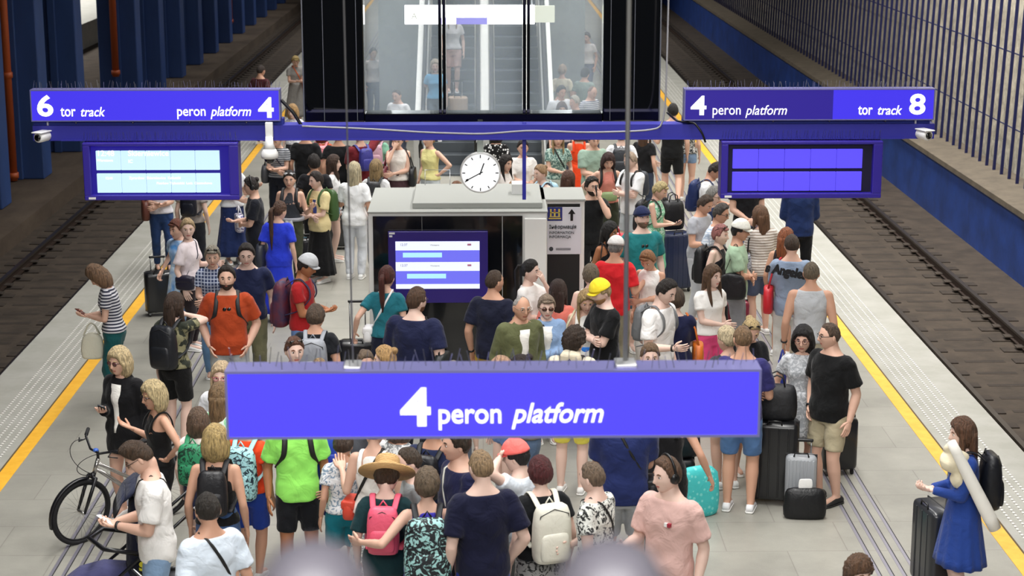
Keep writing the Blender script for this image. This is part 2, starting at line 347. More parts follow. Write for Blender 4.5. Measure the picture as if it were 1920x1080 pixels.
sign(-4.75, -2.13, YB - .12, 3.41, 3.745, [(-4.74, -2.14, GLOW)], [('6', -4.682, 3.463, 0.169, 0.229, 0, 0.005), ('tor', -4.439, 3.463, 0.158, 0.094, 0, 0.0015), ('track', -4.225, 3.463, 0.254, 0.1, 0.25, 0.0018), ('peron', -3.214, 3.433, 0.299, 0.106, 0, 0.0015), ('platform', -2.864, 3.433, 0.429, 0.135, 0.25, 0.002), ('4', -2.361, 3.445, 0.164, 0.218, 0, 0.005)], 'lit blue sign reading 6 tor track, peron platform 4, above the left board')
sign(2.14, 4.80, YB - .12, 3.405, 3.74, [(2.15, 3.72, DIM), (3.72, 4.79, GLOW)], [('4', 2.209, 3.463, 0.166, 0.206, 0, 0.005), ('peron', 2.443, 3.433, 0.297, 0.106, 0, 0.0), ('platform', 2.792, 3.433, 0.44, 0.135, 0.25, 0.0), ('tor', 3.988, 3.463, 0.154, 0.094, 0, 0.002), ('track', 4.199, 3.463, 0.257, 0.1, 0.25, 0.0018), ('8', 4.531, 3.463, 0.172, 0.223, 0, 0.005)], 'half lit blue sign reading 4 peron platform, tor track 8, above the right board')
# the big sign near the camera, hung on rods
bs = sign(-1.2, 1.3, 8.3, 3.455, 3.785, [(-1.19, 1.29, GLOWB)], [('4', -0.387, 3.516, 0.142, 0.187, 0, 0.006), ('peron', -0.208, 3.497, 0.293, 0.1, 0, 0.0022), ('platform', 0.134, 3.5, 0.43, 0.127, 0.25, 0.0022)], 'largest lit blue sign reading 4 peron platform, hanging in front of the crowd')
obj('hanger_rod', G().tube([(.62, .1, .33), (.60, .1, 6.05)], .011, 8), mat('grey_rod', '8e8e8c', .4, .5), bs)
obj('hanger_rod', G().tube([(-.66, .1, .33), (-.69, .1, 6.05)], .004, 6), mat('thin_wire', '77777a', .4, .5), bs)
obj('hanger_clamp', G().rbox(.57, .67, .02, .15, .33, .35, .006), ALU, bs); obj('hanger_clamp', G().rbox(-.70, -.62, .02, .15, .33, .345, .006), ALU, bs)
def board(x0, x1, z0, z1, lit, label, rows):
    w_, h_ = x1 - x0, z1 - z0; root = empty('departure_board', ((x0 + x1) / 2, YB - .16, z0), 0, label, 'departure board'); X = w_ / 2
    fm = mat('board_frame_indigo', '34269a', .4); inn = mat('board_inner_lit' if lit else 'board_inner_dark', (.012, .004, .28) if lit else (.006, .004, .03), .5, emit=.8 if lit else 0)
    obj('casing', G().rbox(-X, X, -.02, .22, 0, .055, .01).rbox(-X, X, -.02, .22, h_ - .035, h_, .01).rbox(-X, -X + .075, -.02, .22, .05, h_ - .03, .01).rbox(X - .1, X, -.02, .22, .05, h_ - .03, .01).box(-X + .05, X - .05, .1, .21, .03, h_ - .02), fm, root, smooth=False)
    obj('backing', G().box(-X + .07, X - .09, .06, .1, .05, h_ - .03), inn, root, smooth=False)
    pc = (.62, .87, 1.0) if lit else (.12, .085, .98); pm_ = mat('lit_panel', pc, .4, emit=1.0 if lit else .95)
    wp = (w_ - .33) / 5
    for zz in (h_ * .515, h_ * .12):
        for k in range(5): obj('display_panel', G().rbox(-X + .13 + k * wp, -X + .13 + (k + 1) * wp - .006, .03, .06, zz, zz + h_ * .335, .004), pm_, root, smooth=False)
    for (body, size, x, z) in rows: text(body, size, (-X + x, .026, z), mat('lit_print', (1, 1, .98), .5, emit=1.3), root, 'display_text', bold=.0)
    obj('maker_sticker', G().box(-X + .045, -X + .12, -.024, -.02, .012, .035), WHT, root, smooth=False)
    q = G(); rnd = random.Random(5)
    for i in range(60):
        x = -X + (i + .5) * w_ / 60; q.tube([(x, .05, h_ - .002), (x + rnd.uniform(-.02, .02), .03, h_ + .11)], .0015, 4)
    obj('bird_spikes', q, STEEL, root, smooth=False, kind='stuff'); return root
board(-4.22, -2.58, 2.575, 3.19, True, 'hanging departure board with pale lit panels under the left sign', [('12:48', .085, .14, .47), ('Skierniewice', .085, .47, .47), ('IC', .05, .47, .395), ('Warszawa', .04, .14, .41), ('12:48', .035, .22, .22), ('Zyrardow  Skierniewice  Koluszki', .04, .47, .22), ('Piotrkow Trybunalski  Lodz  Czestochowa', .034, .76, .165)])
board(2.54, 4.26, 2.575, 3.19, False, 'hanging departure board with blank blue panels under the right sign', [])
# thin blue post and grey cable of the beam
obj('post', G().rbox(.43, .47, -.02, .02, -.66, .18, .004), mat('post_blue', '2c2f9c', .4), beam)
cab = mat('grey_cable', '9a9aa0', .5)
def cable(name, P, r, m, label):
    P = np.array(P, float); t = np.linspace(0, len(P) - 1, len(P) * 6); q = np.stack([np.interp(t, range(len(P)), P[:, i]) for i in range(3)], 1)
    for _ in range(3): q[1:-1] = (q[:-2] + q[2:] + q[1:-1] * 2) / 4
    c = q[0].copy(); return obj(name, G().tube(q - c, r, 6), m, loc=c.tolist(), label=label, cat='cable')
cable('sagging_cable', [(-1.9, 19.45, 3.36), (-1.2, 19.45, 3.33), (-.6, 19.45, 3.29), (0, 19.45, 3.27), (.5, 19.45, 3.31), (1.1, 19.45, 3.285), (1.7, 19.45, 3.30), (1.94, 19.45, 3.34), (1.95, 19.45, 4.9)], .01, cab, 'grey cable sagging along the top of the blue beam')
cable('power_cable', [(-2.13, 19.6, 3.62), (-2.0, 19.6, 3.48), (-1.93, 19.6, 3.36), (-1.9, 19.6, 3.33)], .018, BLK, 'thick black cable between left sign and the dark glass block')
cable('power_cable', [(1.97, 19.6, 3.48), (2.08, 19.6, 3.38), (2.25, 19.45, 3.39), (2.33, 19.42, 3.28), (2.37, 19.45, 3.18)], .012, BLK, 'black cable looping over the beam left of the right sign')
# cameras on the beam
def dome_cam(x, z):
    r_ = empty('dome_camera', (x, YB - .15, z), 0, 'white dome security camera hanging under the left end of the beam', 'security camera')
    obj('bracket', G().rbox(-.04, .04, -.0, .06, .15, .32, .008), WHT, r_); obj('neck', G().zloft([(.03, .07, .07), (.09, .045, .045), (.17, .04, .04)], se=2), WHT, r_)
    obj('housing', G().zloft([(-.06, .085, .085), (-.03, .093, .093), (.0, .09, .09), (.05, .06, .06)], se=2), WHT, r_); obj('lens_dome', G().ball((0, 0, -.06), .06, nu=18), GLOSSBLK, r_)
dome_cam(-2.25, 3.08)
def bullet(x, z, rz, label):
    r_ = empty('bullet_camera', (x, YB - .16, z), R(rz), label, 'security camera')
    obj('housing', G().rings([(0, y, 0) for y in (-.11, -.10, .06, .08)], [(q_, 0, 0) for q_ in (.045, .055, .055, .04)], [(0, 0, q_) for q_ in (.045, .055, .055, .04)], 16), WHT, r_)
    obj('sun_hood', G().rbox(-.06, .06, -.14, .07, .045, .06, .008), WHT, r_); obj('lens', G().rings([(0, -.118, 0), (0, -.108, 0)], [(.036, 0, 0)] * 2, [(0, 0, .036)] * 2, 16), GLOSSBLK, r_)
    obj('arm', G().tube([(0, .06, 0), (-.02, .12, .05), (-.02, .12, .16)], .012, 6), WHT, r_)
bullet(-4.62, 3.26, -20, 'white bullet camera at the left end of the beam'); bullet(4.68, 3.26, 20, 'white bullet camera at the right end of the beam')
# clock
ck = empty('station_clock', (-.02, 19.95, 2.56), 0, 'round white station clock with black hands hanging behind the kiosk roof', 'clock')
def disc(r, y0, y1, n=48): return G().rings([(0, y0, 0), (0, y1, 0)], [(r, 0, 0)] * 2, [(0, 0, r)] * 2, n)
o = obj('clock_case', G().rings([(0, y, 0) for y in (-.045, -.05, .05, .045)], [(q, 0, 0) for q in (.20, .222, .222, .2)], [(0, 0, q) for q in (.2, .222, .222, .2)], 48), WHT, ck); o.location.z = .22
o = obj('dial', disc(.205, -.054, -.048), mat('dial_glow', (1, 1, 1), .4, emit=.92), ck, smooth=False); o.location.z = .22  # glow put into the dial in place of light on its front
for k in range(12):
    o = obj('hour_mark', G().box(-.005, .005, -.058, -.054, .165, .195 if k % 3 else .198), BLK, ck, smooth=False); o.location.z = .22; o.rotation_euler.y = R(30 * k)
o = obj('hour_hand', G().box(-.006, .006, -.062, -.058, -.02, .115), BLK, ck, smooth=False); o.location.z = .22; o.rotation_euler.y = R(20)
o = obj('minute_hand', G().box(-.005, .005, -.066, -.062, -.03, .175).box(-.011, .011, -.066, -.062, .15, .178), BLK, ck, smooth=False); o.location.z = .22; o.rotation_euler.y = R(242)
obj('hanger', G().rbox(-.035, .035, -.02, .02, .44, .70, .006).rbox(-.03, .03, -.2, .02, .66, .72, .006).rbox(-.1, .15, -.02, .02, .6, .64, .006), mat('pale_green_grey', 'c2ccc4', .4), ck)
# ================================================================== GLAZED BLOCK ABOVE THE BEAM
gb = G(); y0, y1 = 20.15, 20.45
fr = G().rbox(-1.94, -1.28, y0, y1, 3.3, 9.4, .02).rbox(1.32, 1.95, y0, y1, 3.3, 9.4, .02).rbox(-1.28, 1.32, y0, y1, 3.3, 3.395, .01)
fr.rbox(-.470, -.438, y0 - .01, y1, 3.39, 9.4, .004).rbox(-.424, -.392, y0 - .01, y1, 3.39, 9.4, .004).rbox(.446, .478, y0 - .01, y1, 3.39, 9.4, .004).rbox(.490, .522, y0 - .01, y1, 3.39, 9.4, .004)
struct('trim_13', fr, GLOSSBLK)
q = G()
for x in (-1.94, 1.94): q.rbox(x - .008, x + .008, y0 - .015, y0, 3.31, 9.4, .003)
for x in (-1.72, -1.36, 1.40, 1.66): q.rbox(x - .004, x + .004, y0 - .01, y0, 3.32, 9.4, .002)
struct('trim_14', q, mat('edge_trim_grey', '6c6f78', .4, .4))
gm = bpy.data.materials.new('dusty_glass'); gm.use_nodes = True; nt = gm.node_tree; nt.nodes.clear()
out = nt.nodes.new('ShaderNodeOutputMaterial'); mx = nt.nodes.new('ShaderNodeMixShader'); tr = nt.nodes.new('ShaderNodeBsdfTransparent'); df = nt.nodes.new('ShaderNodeBsdfPrincipled')
df.inputs['Base Color'].default_value = lin('c9d6dc'); df.inputs['Roughness'].default_value = .12; tr.inputs[0].default_value = (.97, .985, 1, 1)
tcn = nt.nodes.new('ShaderNodeTexCoord'); nn = nt.nodes.new('ShaderNodeTexNoise'); nn.inputs['Scale'].default_value = .9; nn.inputs['Detail'].default_value = 4
mr = nt.nodes.new('ShaderNodeMapRange'); mr.inputs[3].default_value = .16; mr.inputs[4].default_value = .40
nt.links.new(tcn.outputs['Object'], nn.inputs[0]); nt.links.new(nn.outputs[0], mr.inputs[0]); nt.links.new(mr.outputs[0], mx.inputs[0])
nt.links.new(tr.outputs[0], mx.inputs[1]); nt.links.new(df.outputs[0], mx.inputs[2]); nt.links.new(mx.outputs[0], out.inputs[0])
for i, (a, b) in enumerate([(-1.28, -.455), (-.405, .455), (.502, 1.32)]): struct('window_%d' % (i + 1), G().box(a, b, y0 + .14, y0 + .15, 3.395, 9.4), gm)
# lit direction sign hanging behind the glass
ds = empty('direction_sign', (-.02, 27, 3.78), 0, 'white lit direction sign seen through the glass above the escalators', 'sign')
LW = mat('lit_white_face', (1, 1, .97), .4, emit=4.5)
for (a, b, z0_, z1_, m) in ((-1.32, -.42, .0, .34, LW), (-.42, .12, .12, .34, LW), (-.42, .12, .0, .12, mat('lit_lilac', (.28, .22, .9), .4, emit=1.3)), (.12, .95, 0, .34, LW), (.95, 1.3, .03, .33, mat('lit_cream', (.8, .8, .62), .4, emit=1.4))):
    obj('sign_face', G().rbox(a + .003, b - .003, -.05, .05, z0_, z1_, .006), m, ds, smooth=False)
text('A', .15, (-1.2, -.06, .1), mat('pale_print', 'd6d8b0', .5), ds, 'lettering')
ds.scale = (.83, 1, .8)
for x in (-.9, .9): obj('hanger_rod', G().tube([(x, 0, .33), (x, 0, 4.9)], .012, 6), STEEL, ds)
# ================================================================== ESCALATORS
cream = mat('cream_panel', 'e8e8e2', .4, coat=.2); step_m = mat('grooved_step', '5e6469', .4, .5); rail_b = mat('black_handrail', '17181a', .4)
def escalator(x0, x1, label):
    r_ = empty('escalator', ((x0 + x1) / 2, 36.2, 0), 0, label, 'escalator', 'escalators rising behind the kiosk'); W2 = (x1 - x0) / 2
    base = None
    for i in range(34):
        y = i * .36; z = max(0, (i - 2)) * .205
        if base is None: base = obj('step', G().rbox(-W2 + .16, W2 - .16, 0, .38, -.16, .05, .012).box(-W2 + .16, W2 - .16, -.003, .0, -.15, .0), step_m, r_, smooth=False)
        else:
            c = base.copy(); COL.objects.link(c); c.location = (0, y, z)
    for s in (-1, 1):
        a = s * (W2 - .08); pts = [(a, -.5, .0), (a, .7, .0), (a, 11.9, 6.6)]
        q = G(); q.add([(a + e, y, z + h_) for e in (-.035, .035) for (y, z) in ((-.6, 0), (.7, .05), (12.2, 6.6)) for h_ in (-.25, .12)] , [(0, 1, 3, 2), (2, 3, 5, 4), (6, 8, 9, 7), (8, 10, 11, 9), (1, 7, 9, 3), (3, 9, 11, 5), (0, 6, 7, 1), (4, 5, 11, 10)]); obj('skirt_panel', q, cream, r_, smooth=False)
        q = G(); q.add([(a + e, y, z + h_) for e in (-.008, .008) for (y, z) in ((-.4, 0), (.7, .05), (12.2, 6.6)) for h_ in (.1, .92)] , [(0, 1, 3, 2), (2, 3, 5, 4), (6, 8, 9, 7), (8, 10, 11, 9), (1, 7, 9, 3), (3, 9, 11, 5), (0, 6, 7, 1), (4, 5, 11, 10)]); obj('balustrade', q, mat('balustrade_steel', 'b9bec2', .35, .4), r_, smooth=False)
        obj('handrail', G().tube([(a, -.45, .45), (a, -.6, .7), (a, -.5, .9), (a, -.2, .98), (a, .7, 1.0), (a, 12.2, 7.55)], .045, 8), rail_b, r_)
escalator(-1.27, -.0, 'left escalator with grey steps rising behind the kiosk'); escalator(.12, 1.38, 'right escalator with grey steps, empty of people')
side = noise_mat('grey_stair_panels', 'a3aaab', '8f9698', 1.1, .5, .1)
for i, (a, b) in enumerate([(-2.3, -1.36), (1.47, 2.3)]):
    struct('wall_stair_%s' % ('left', 'right')[i], G().add([(x, y, z) for x in (a, b) for (y, z) in ((41.5, 0), (41.5, 3.4), (49, 8.2), (49, 0))], [(0, 1, 2, 3), (4, 7, 6, 5), (0, 4, 5, 1), (1, 5, 6, 2), (2, 6, 7, 3)]), side)
for a, b in ((-1.35, -1.24), (-.03, .14), (1.37, 1.46)):
    struct('trim_%d' % (15 + int(a * 2 + 3)), G().add([(x, y, z) for x in (a, b) for (y, z) in ((36.2, .0), (36.2, .98), (37, 1.0), (48.5, 7.6), (48.5, 6))], [(0, 1, 2, 3, 4), (9, 8, 7, 6, 5), (0, 5, 6, 1), (1, 6, 7, 2), (2, 7, 8, 3)]), cream)
# ================================================================== KIOSK
kz = 2.56; kp = mat('white_cladding', 'f0f0ec', .45); kg = mat('grey_roof_panels', 'a9aba6', .5)
kz = 2.09
kiosk = empty('information_kiosk', (-.1, 21.7, 0), 0, 'white and black information kiosk standing in the middle of the platform', 'kiosk')
KS = 1.14
K = lambda x: x * KS + .1
YF = -.5
obj('body', G().rbox(K(-1.17), K(.66), YF + .02, 1.1, .0, kz, .015).rbox(K(.60), K(1.085), .30, 1.1, .0, kz, .015), kp, kiosk, smooth=False)
obj('front_glass', G().box(K(-1.12), K(.41), YF - .0, YF + .03, .05, kz - .035), mat('kiosk_black_glass', '0d0f12', .12, coat=.4), kiosk, smooth=False)
obj('glass_joint', G().box(K(.20), K(.208), YF - .004, YF, .05, kz - .04).box(K(-.62), K(-.617), YF - .004, YF, 1.85, kz - .04), GRY, kiosk, smooth=False)
obj('roof', G().rbox(K(-1.175), K(.67), YF + .0, 1.13, kz, kz + .02, .006).rbox(K(.60), K(1.095), .28, 1.13, kz - .01, kz + .02, .006), kg, kiosk, smooth=False)
obj('roof_hatch', G().rbox(K(-.72), K(.62), YF + .18, 1.0, kz + .02, kz + .09, .01), kg, kiosk, smooth=False)
obj('roof_box', G().rbox(K(.31), K(.46), .2, .45, kz + .09, kz + .22, .006), WHT, kiosk, smooth=False)
obj('roof_frame', G().tube([(K(-.62), .9, kz), (K(-.62), .9, kz + .28), (K(-.35), .9, kz + .28), (K(-.35), .9, kz)], .006, 5), ALU, kiosk)
obj('column', G().rbox(K(.43), K(.655), YF - .03, .30, 0, kz - .06, .01), mat('column_white', 'fbfbf7', .45), kiosk, smooth=False)
dp = obj('side_panel', G().box(K(.69), K(1.035), .29, .299, .05, kz - .04), mat('charcoal_panel', '1c1e20', .3), kiosk, smooth=False)
info = empty('information_sign', (.875 * KS, 21.985, 2.0 - .57), 0, 'white information panel with crest and upward arrow on the kiosk side', 'sign')
obj('panel', G().rbox(-.2, .19, .0, .015, .0, .52, .004), mat('panel_white', 'e2e2ea', .4), info, smooth=False)
obj('crest_square', G().box(-.2, -.03, -.004, 0, .37, .52), mat('crest_blue', '1f2a78', .4), info, smooth=False)
cq = G().box(-.185, -.045, -.007, -.004, .39, .402).box(-.175, -.055, -.007, -.004, .412, .42)
for x in (-.17, -.125, -.075): cq.box(x, x + .018, -.007, -.004, .42, .5)
cq.box(-.17, -.058, -.007, -.004, .455, .465)
obj('crest', cq, mat('crest_gold', 'd7c25a', .4), info, smooth=False)
obj('crest_center', G().box(-.122, -.11, -.009, -.007, .47, .49), mat('crest_red', 'b03040', .4), info, smooth=False)
obj('arrow', G().box(.063, .093, -.006, 0, .37, .45).add([(.035, -.006, .445), (.121, -.006, .445), (.078, -.006, .5)], [(0, 1, 2)]), BLK, info, smooth=False)
dk = mat('grey_print', '3c3e44', .5)
text('Інформація', .056, (-.18, -.006, .285), dk, info, bold=.001); text('INFORMATION', .042, (-.18, -.006, .225), dk, info); text('INFORMACJA', .042, (-.18, -.006, .18), dk, info)
obj('round_logo', G().rings([(-.155, -.005, .06), (-.155, -.001, .06)], [(.024, 0, 0)] * 2, [(0, 0, .024)] * 2, 20), dk, info, smooth=False)
for z in (.062, .047): obj('small_print', G().box(-.1, .07, -.004, -.001, z, z + .006), dk, info, smooth=False)
sc = empty('screen', (-.455 * KS, 21.18, 1.03), 0, 'indigo framed departures screen mounted on the kiosk front', 'screen')
obj('frame', G().rbox(-.51, .51, -.04, .0, .0, .765, .008), mat('screen_indigo', '30207a', .35), sc, smooth=False)
obj('display', G().box(-.435, .425, -.044, -.04, .155, .66), mat('lit_periwinkle', (.17, .17, .9), .4, emit=.95), sc, smooth=False)
SW = mat('lit_white_row', (.80, .84, 1), .4, emit=1.1)
for z0_, z1_ in ((.565, .66), (.345, .44), (.155, .205)): obj('display_row', G().box(-.435, .425, -.047, -.044, z0_, z1_), SW, sc, smooth=False)
for x, z in ((-.36, .49), (-.32, .265)): obj('display_strip', G().box(x, x + .4, -.047, -.044, z, z + .05), mat('lit_aqua_row', (.45, .85, 1), .4, emit=1), sc, smooth=False)
for z in (.615, .395):
    text('12:37', .035, (-.39, -.05, z), mat('lilac_print', 'a7a7cc', .5), sc, 'display_text'); obj('display_logo', G().box(.3, .34, -.05, -.047, z, z + .02), mat('pink_print', 'd889a8', .5), sc, smooth=False)
    text('Warszawa', .022, (-.08, -.05, z), mat('olive_print', 'b5b98a', .5), sc, 'display_text')
obj('frame_sticker', G().box(-.5, -.44, -.042, -.04, .735, .755).box(-.497, -.465, -.042, -.04, .705, .725), WHT, sc, smooth=False)
info.scale = (KS * .93, 1, 1.12); sc.scale = (KS, 1, 1.12)
# ================================================================== BALUSTRADE POSTS CLOSE TO THE CAMERA
struct('floor_gallery', G().box(-3, 3, -1.5, 1.62, 4.3, 4.5), mat('gallery_floor', '8b8985', .5))
for i, (x, y) in enumerate([(-.132, 1.36), (.1, 1.36)]):
    r_ = empty('balustrade_post', (x, y, 4.5), 0, ['left', 'right'][i] + ' of the two blurred grey round-topped posts at the bottom edge', 'balustrade post', 'blurred posts in the foreground')
    obj('post', G().zloft([(0, .03, .03), (.95, .03, .03), (1.02, .034, .034)], se=2), STEEL, r_); obj('round_cap', G().zloft([(.975, .047, .047), (1.025, .049, .049), (1.05, .045, .045), (1.073, .031, .031), (1.083, .012, .012)], se=2, n=28), mat('satin_cap', '66636c', .4, .0), r_)
# ================================================================== PEOPLE
def _sphere(nu=52, nv=40):
    th = np.linspace(0, 2 * np.pi, nu, endpoint=False); th = th - .42 * np.sin(th)          # denser round the face (th=0 is the face)
    ph = np.linspace(.06, np.pi - .06, nv)
    d = np.stack([np.outer(np.sin(ph), np.sin(th)), np.outer(np.sin(ph), -np.cos(th)), np.outer(np.cos(ph), np.ones(nu))], 2).reshape(-1, 3)
    f = [(i * nu + j, (i + 1) * nu + j, (i + 1) * nu + (j + 1) % nu, i * nu + (j + 1) % nu) for i in range(nv - 1) for j in range(nu)]
    f += [tuple(range(nu)), tuple((nv - 1) * nu + j for j in range(nu - 1, -1, -1))]
    return d, f
HD, HF = _sphere()
def headshape(d, off=0.0, fem=False, face=True):
    dx, dy, dz = d[:, 0], d[:, 1], d[:, 2]
    x = .078 * dx; y = .092 * dy; z = .115 * dz; t = np.clip(-dz, 0, 1)
    x = x * (1 - (.36 if fem else .28) * t ** 1.4)
    y = np.where(dy > 0, y * (1 - .5 * np.clip(-dz - .05, 0, 1)), y)
    y = y - .014 * np.exp(-((dz + .8) / .22) ** 2) * np.clip(-dy + .3, 0, 1)
    y = np.where(dy < 0, -np.abs(y) ** .9 * .079 ** .1, y)
    if face:
        fm = (dy < 0); g = lambda a, s: np.exp(-(a / s) ** 2)
        y = y - fm * (.024 * g(x, .010) * g(z + .022, .015) + .012 * g(x, .010) * g(z - .004, .018))
        y = y + fm * .009 * g(np.abs(x) - .030, .014) * g(z - .012, .011)
        y = y - fm * (.004 * g(x, .05) * g(z - .032, .009) + .006 * g(x, .021) * g(z + .054, .009) + .004 * g(x, .014) * g(z + .093, .012))
        y = y + fm * .003 * g(x, .02) * g(z + .072, .006)
        x = x + np.sign(x) * fm * .003 * g(np.abs(x) - .05, .02) * g(z + .02, .02)
    v = np.stack([x, y, z], 1)
    if np.any(off): v = v + d * (off if np.isscalar(off) else off[:, None])
    return v
def sstep(a, lo, hi): t = np.clip((a - lo) / (hi - lo), 0, 1); return t * t * (3 - 2 * t)
def rot(yaw, pitch):
    return Matrix.Rotation(R(yaw), 3, 'Z') @ Matrix.Rotation(R(pitch), 3, 'X')
def hair_geo(style, rnd):
    """returns (cap G, curtain G) in head coordinates"""
    d = HD; az = np.degrees(np.arctan2(d[:, 0], -d[:, 1])); aa = np.abs(az)
    base = style.split('_')[0]
    line = np.interp(aa, [0, 35, 62, 75, 95, 120, 180], {'short': [.76, .73, .48, .0, .05, -.42, -.58], 'buzz': [.72, .70, .5, .12, .1, -.38, -.5], 'bald': [1.2, 1.2, .9, .35, .25, -.3, -.45],
        'quiff': [.68, .66, .4, .2, .2, -.3, -.45], 'bob': [.58, .5, -.1, -.75, -.9, -.95, -.95], 'long': [.62, .5, .0, -.7, -.9, -.95, -.95], 'pony': [.68, .62, .3, .1, .0, -.42, -.5],
        'bun': [.68, .62, .3, .1, .0, -.42, -.5], 'curly': [.5, .45, .3, -.1, -.1, -.6, -.75], 'mop': [.42, .38, .2, -.15, -.2, -.55, -.7]}.get(base, [.6] * 7))
    th = {'short': .014, 'buzz': .005, 'bald': .004, 'quiff': .012, 'bob': .024, 'long': .018, 'pony': .010, 'bun': .010, 'curly': .030, 'mop': .024}.get(base, .012)
    m = sstep(d[:, 2], line - .07, line + .07)
    off = m * th - .012 * (1 - m)
    p = [rnd.uniform(0, 6) for _ in range(6)]
    nz = np.sin(d[:, 0] * 9 + p[0]) * np.sin(d[:, 1] * 8 + p[1]) + .6 * np.sin(d[:, 2] * 17 + d[:, 0] * 11 + p[2]) + .5 * np.sin(az * .35 + p[3])
    off = off + m * nz * (.0022 if base != 'curly' else .006) + (m * np.sin(d[:, 0] * 37) * np.sin(d[:, 1] * 33) * np.sin(d[:, 2] * 31 + 1) * .010 if base in ('curly', 'mop') else 0)
    off = off + m * .012 * np.clip(d[:, 2], 0, 1) ** 2 * (base not in ('buzz', 'bald'))
    if base == 'quiff': off = off + m * .022 * np.exp(-((d[:, 2] - .8) / .25) ** 2) * np.clip(-d[:, 1] + .4, 0, 1)
    if base == 'bob': off = off + m * .014 * np.exp(-((d[:, 2] + .35) / .35) ** 2)
    g = G(); v = headshape(d, off, face=False)
    if base == 'bob':
        low = sstep(-d[:, 2], .15, .9) * (aa > 60); v[:, 2] -= low * .03; v[:, 0] *= 1 + .30 * low; v[:, 1] *= 1 + .25 * low * (d[:, 1] > 0)
    g.add(v, HF)
    c = G()
    if base == 'long':
        L = {'m': .16, 'l': .30, 'x': .42}.get(style[-1], .25)
        t = np.linspace(0, 1, 9); zz = .02 - t * (.14 + L); 
        w = np.interp(t, [0, .35, .7, 1], [.080, .084, .078, .035]); dep = np.interp(t, [0, .3, .7, 1], [.055, .05, .035, .012]); yy = np.interp(t, [0, .35, 1], [.045, .055, .075])
        n = 28; a = np.linspace(0, 2 * np.pi, n, endpoint=False); vv = []
        for i in range(9):
            wob = 1 + .05 * np.sin(a * 9 + i * .5 + p[4]) * t[i]
            vv += [(w[i] * math.cos(q) * k, yy[i] + dep[i] * math.sin(q) * k, zz[i]) for q, k in zip(a, wob)]
        c.add(vv, [(i * n + j, i * n + (j + 1) % n, (i + 1) * n + (j + 1) % n, (i + 1) * n + j) for i in range(8) for j in range(n)] + [tuple(range(n - 1, -1, -1)), tuple(8 * n + j for j in range(n))])
        for s in (-1, 1):
            P = [(s * .062, -.03, .075), (s * .080, -.030, .02), (s * .080, -.028, -.05), (s * .082, -.035, -.12), (s * .078, -.065, -.12 - L * .45), (s * .07, -.075, -.12 - L * .75)]
            c.tube(P, [.014, .024, .027, .027, .022, .006], 10, flat=.6, side=(0, 1, 0))
    if base == 'pony':
        L = {'l': .42, 'm': .28}.get(style[-1], .22)
        c.tube([(0, .085, .05), (0, .125, .045), (0, .145, .0), (0, .14, -.08), (0, .125, -.08 - L * .5), (0, .12, -.06 - L)], [.016, .026, .032, .034, .028, .006], 12, side=(1, 0, 0), flat=.75)
        g.ball((0, .095, .05), .02)
    if base == 'bun': g.ball((0, .085, .075), .038, .036, .034)
    if base == 'braid': pass
    if base in ('pony', 'bun', 'bob', 'short', 'mop') and 'f' in style.split('_')[-1]:
        g.tube([(-.05, -.07, .08), (0, -.085, .085), (.05, -.07, .078)], [.012, .018, .012], 8)
    return g, c
def ik(S, T, a, b, pole):
    S, T, pole = map(lambda q: np.asarray(q, float), (S, T, pole)); d = T - S; L = np.linalg.norm(d)
    if L > (a + b) * .985: T = S + d / L * (a + b) * .985; d = T - S; L = np.linalg.norm(d)
    L = max(L, abs(a - b) + .02); x = (a * a - b * b + L * L) / (2 * L); h = math.sqrt(max(a * a - x * x, 0)); u = d / np.linalg.norm(d)
    pp = pole - u * (pole @ u); pp /= np.linalg.norm(pp) + 1e-9
    return S + u * x + pp * h, T
ARM = {  # wrist from the shoulder (out, forward, up) in heights; pole (out, forward, up); curl; palm normal
 'd': ((.042, .02, -.30), (.3, -1, 0), .35), 'p': ((-.065, .15, -.13), (.35, -.3, -1), .9), 'P': ((-.075, .16, -.16), (.4, -.3, -1), .9), 'e': ((-.035, .055, .07), (.8, .5, -.8), .9),
 'c': ((-.15, .10, -.15), (1, .2, -1), .4), 'h': ((.015, -.0, -.21), (1, -.35, 0), .6), 'k': ((.005, .035, -.275), (.7, -.8, 0), .5), 'o': ((.12, -.02, -.25), (.3, -1, 0), 1.0),
 'O': ((.06, -.15, -.24), (.3, -1, 0), 1.0), 's': ((-.02, .085, -.06), (.5, .0, -1), 1.0), 'f': ((-.07, .11, .06), (.5, .1, -1), .8), 'F': ((.01, .17, -.15), (.3, -.5, -1), .5),
 'j': ((-.085, .10, -.24), (.8, -.4, -.3), .6), 'n': ((-.13, .11, -.19), (.9, -.2, -.6), .4), 'b': ((-.06, -.08, -.25), (.9, -.6, 0), .5), 'U': ((-.03, .09, .13), (1, .1, 0), .7),
 'x': ((.10, .10, -.10), (.3, 0, -1), .6), 'W': ((.215, -.05, -.10), (.4, -1, -.6), .3), 'g': ((.13, .0, -.27), (.3, -1, 0), .8), 'D': ((.05, .05, -.29), (.5, -1, 0), .4)}
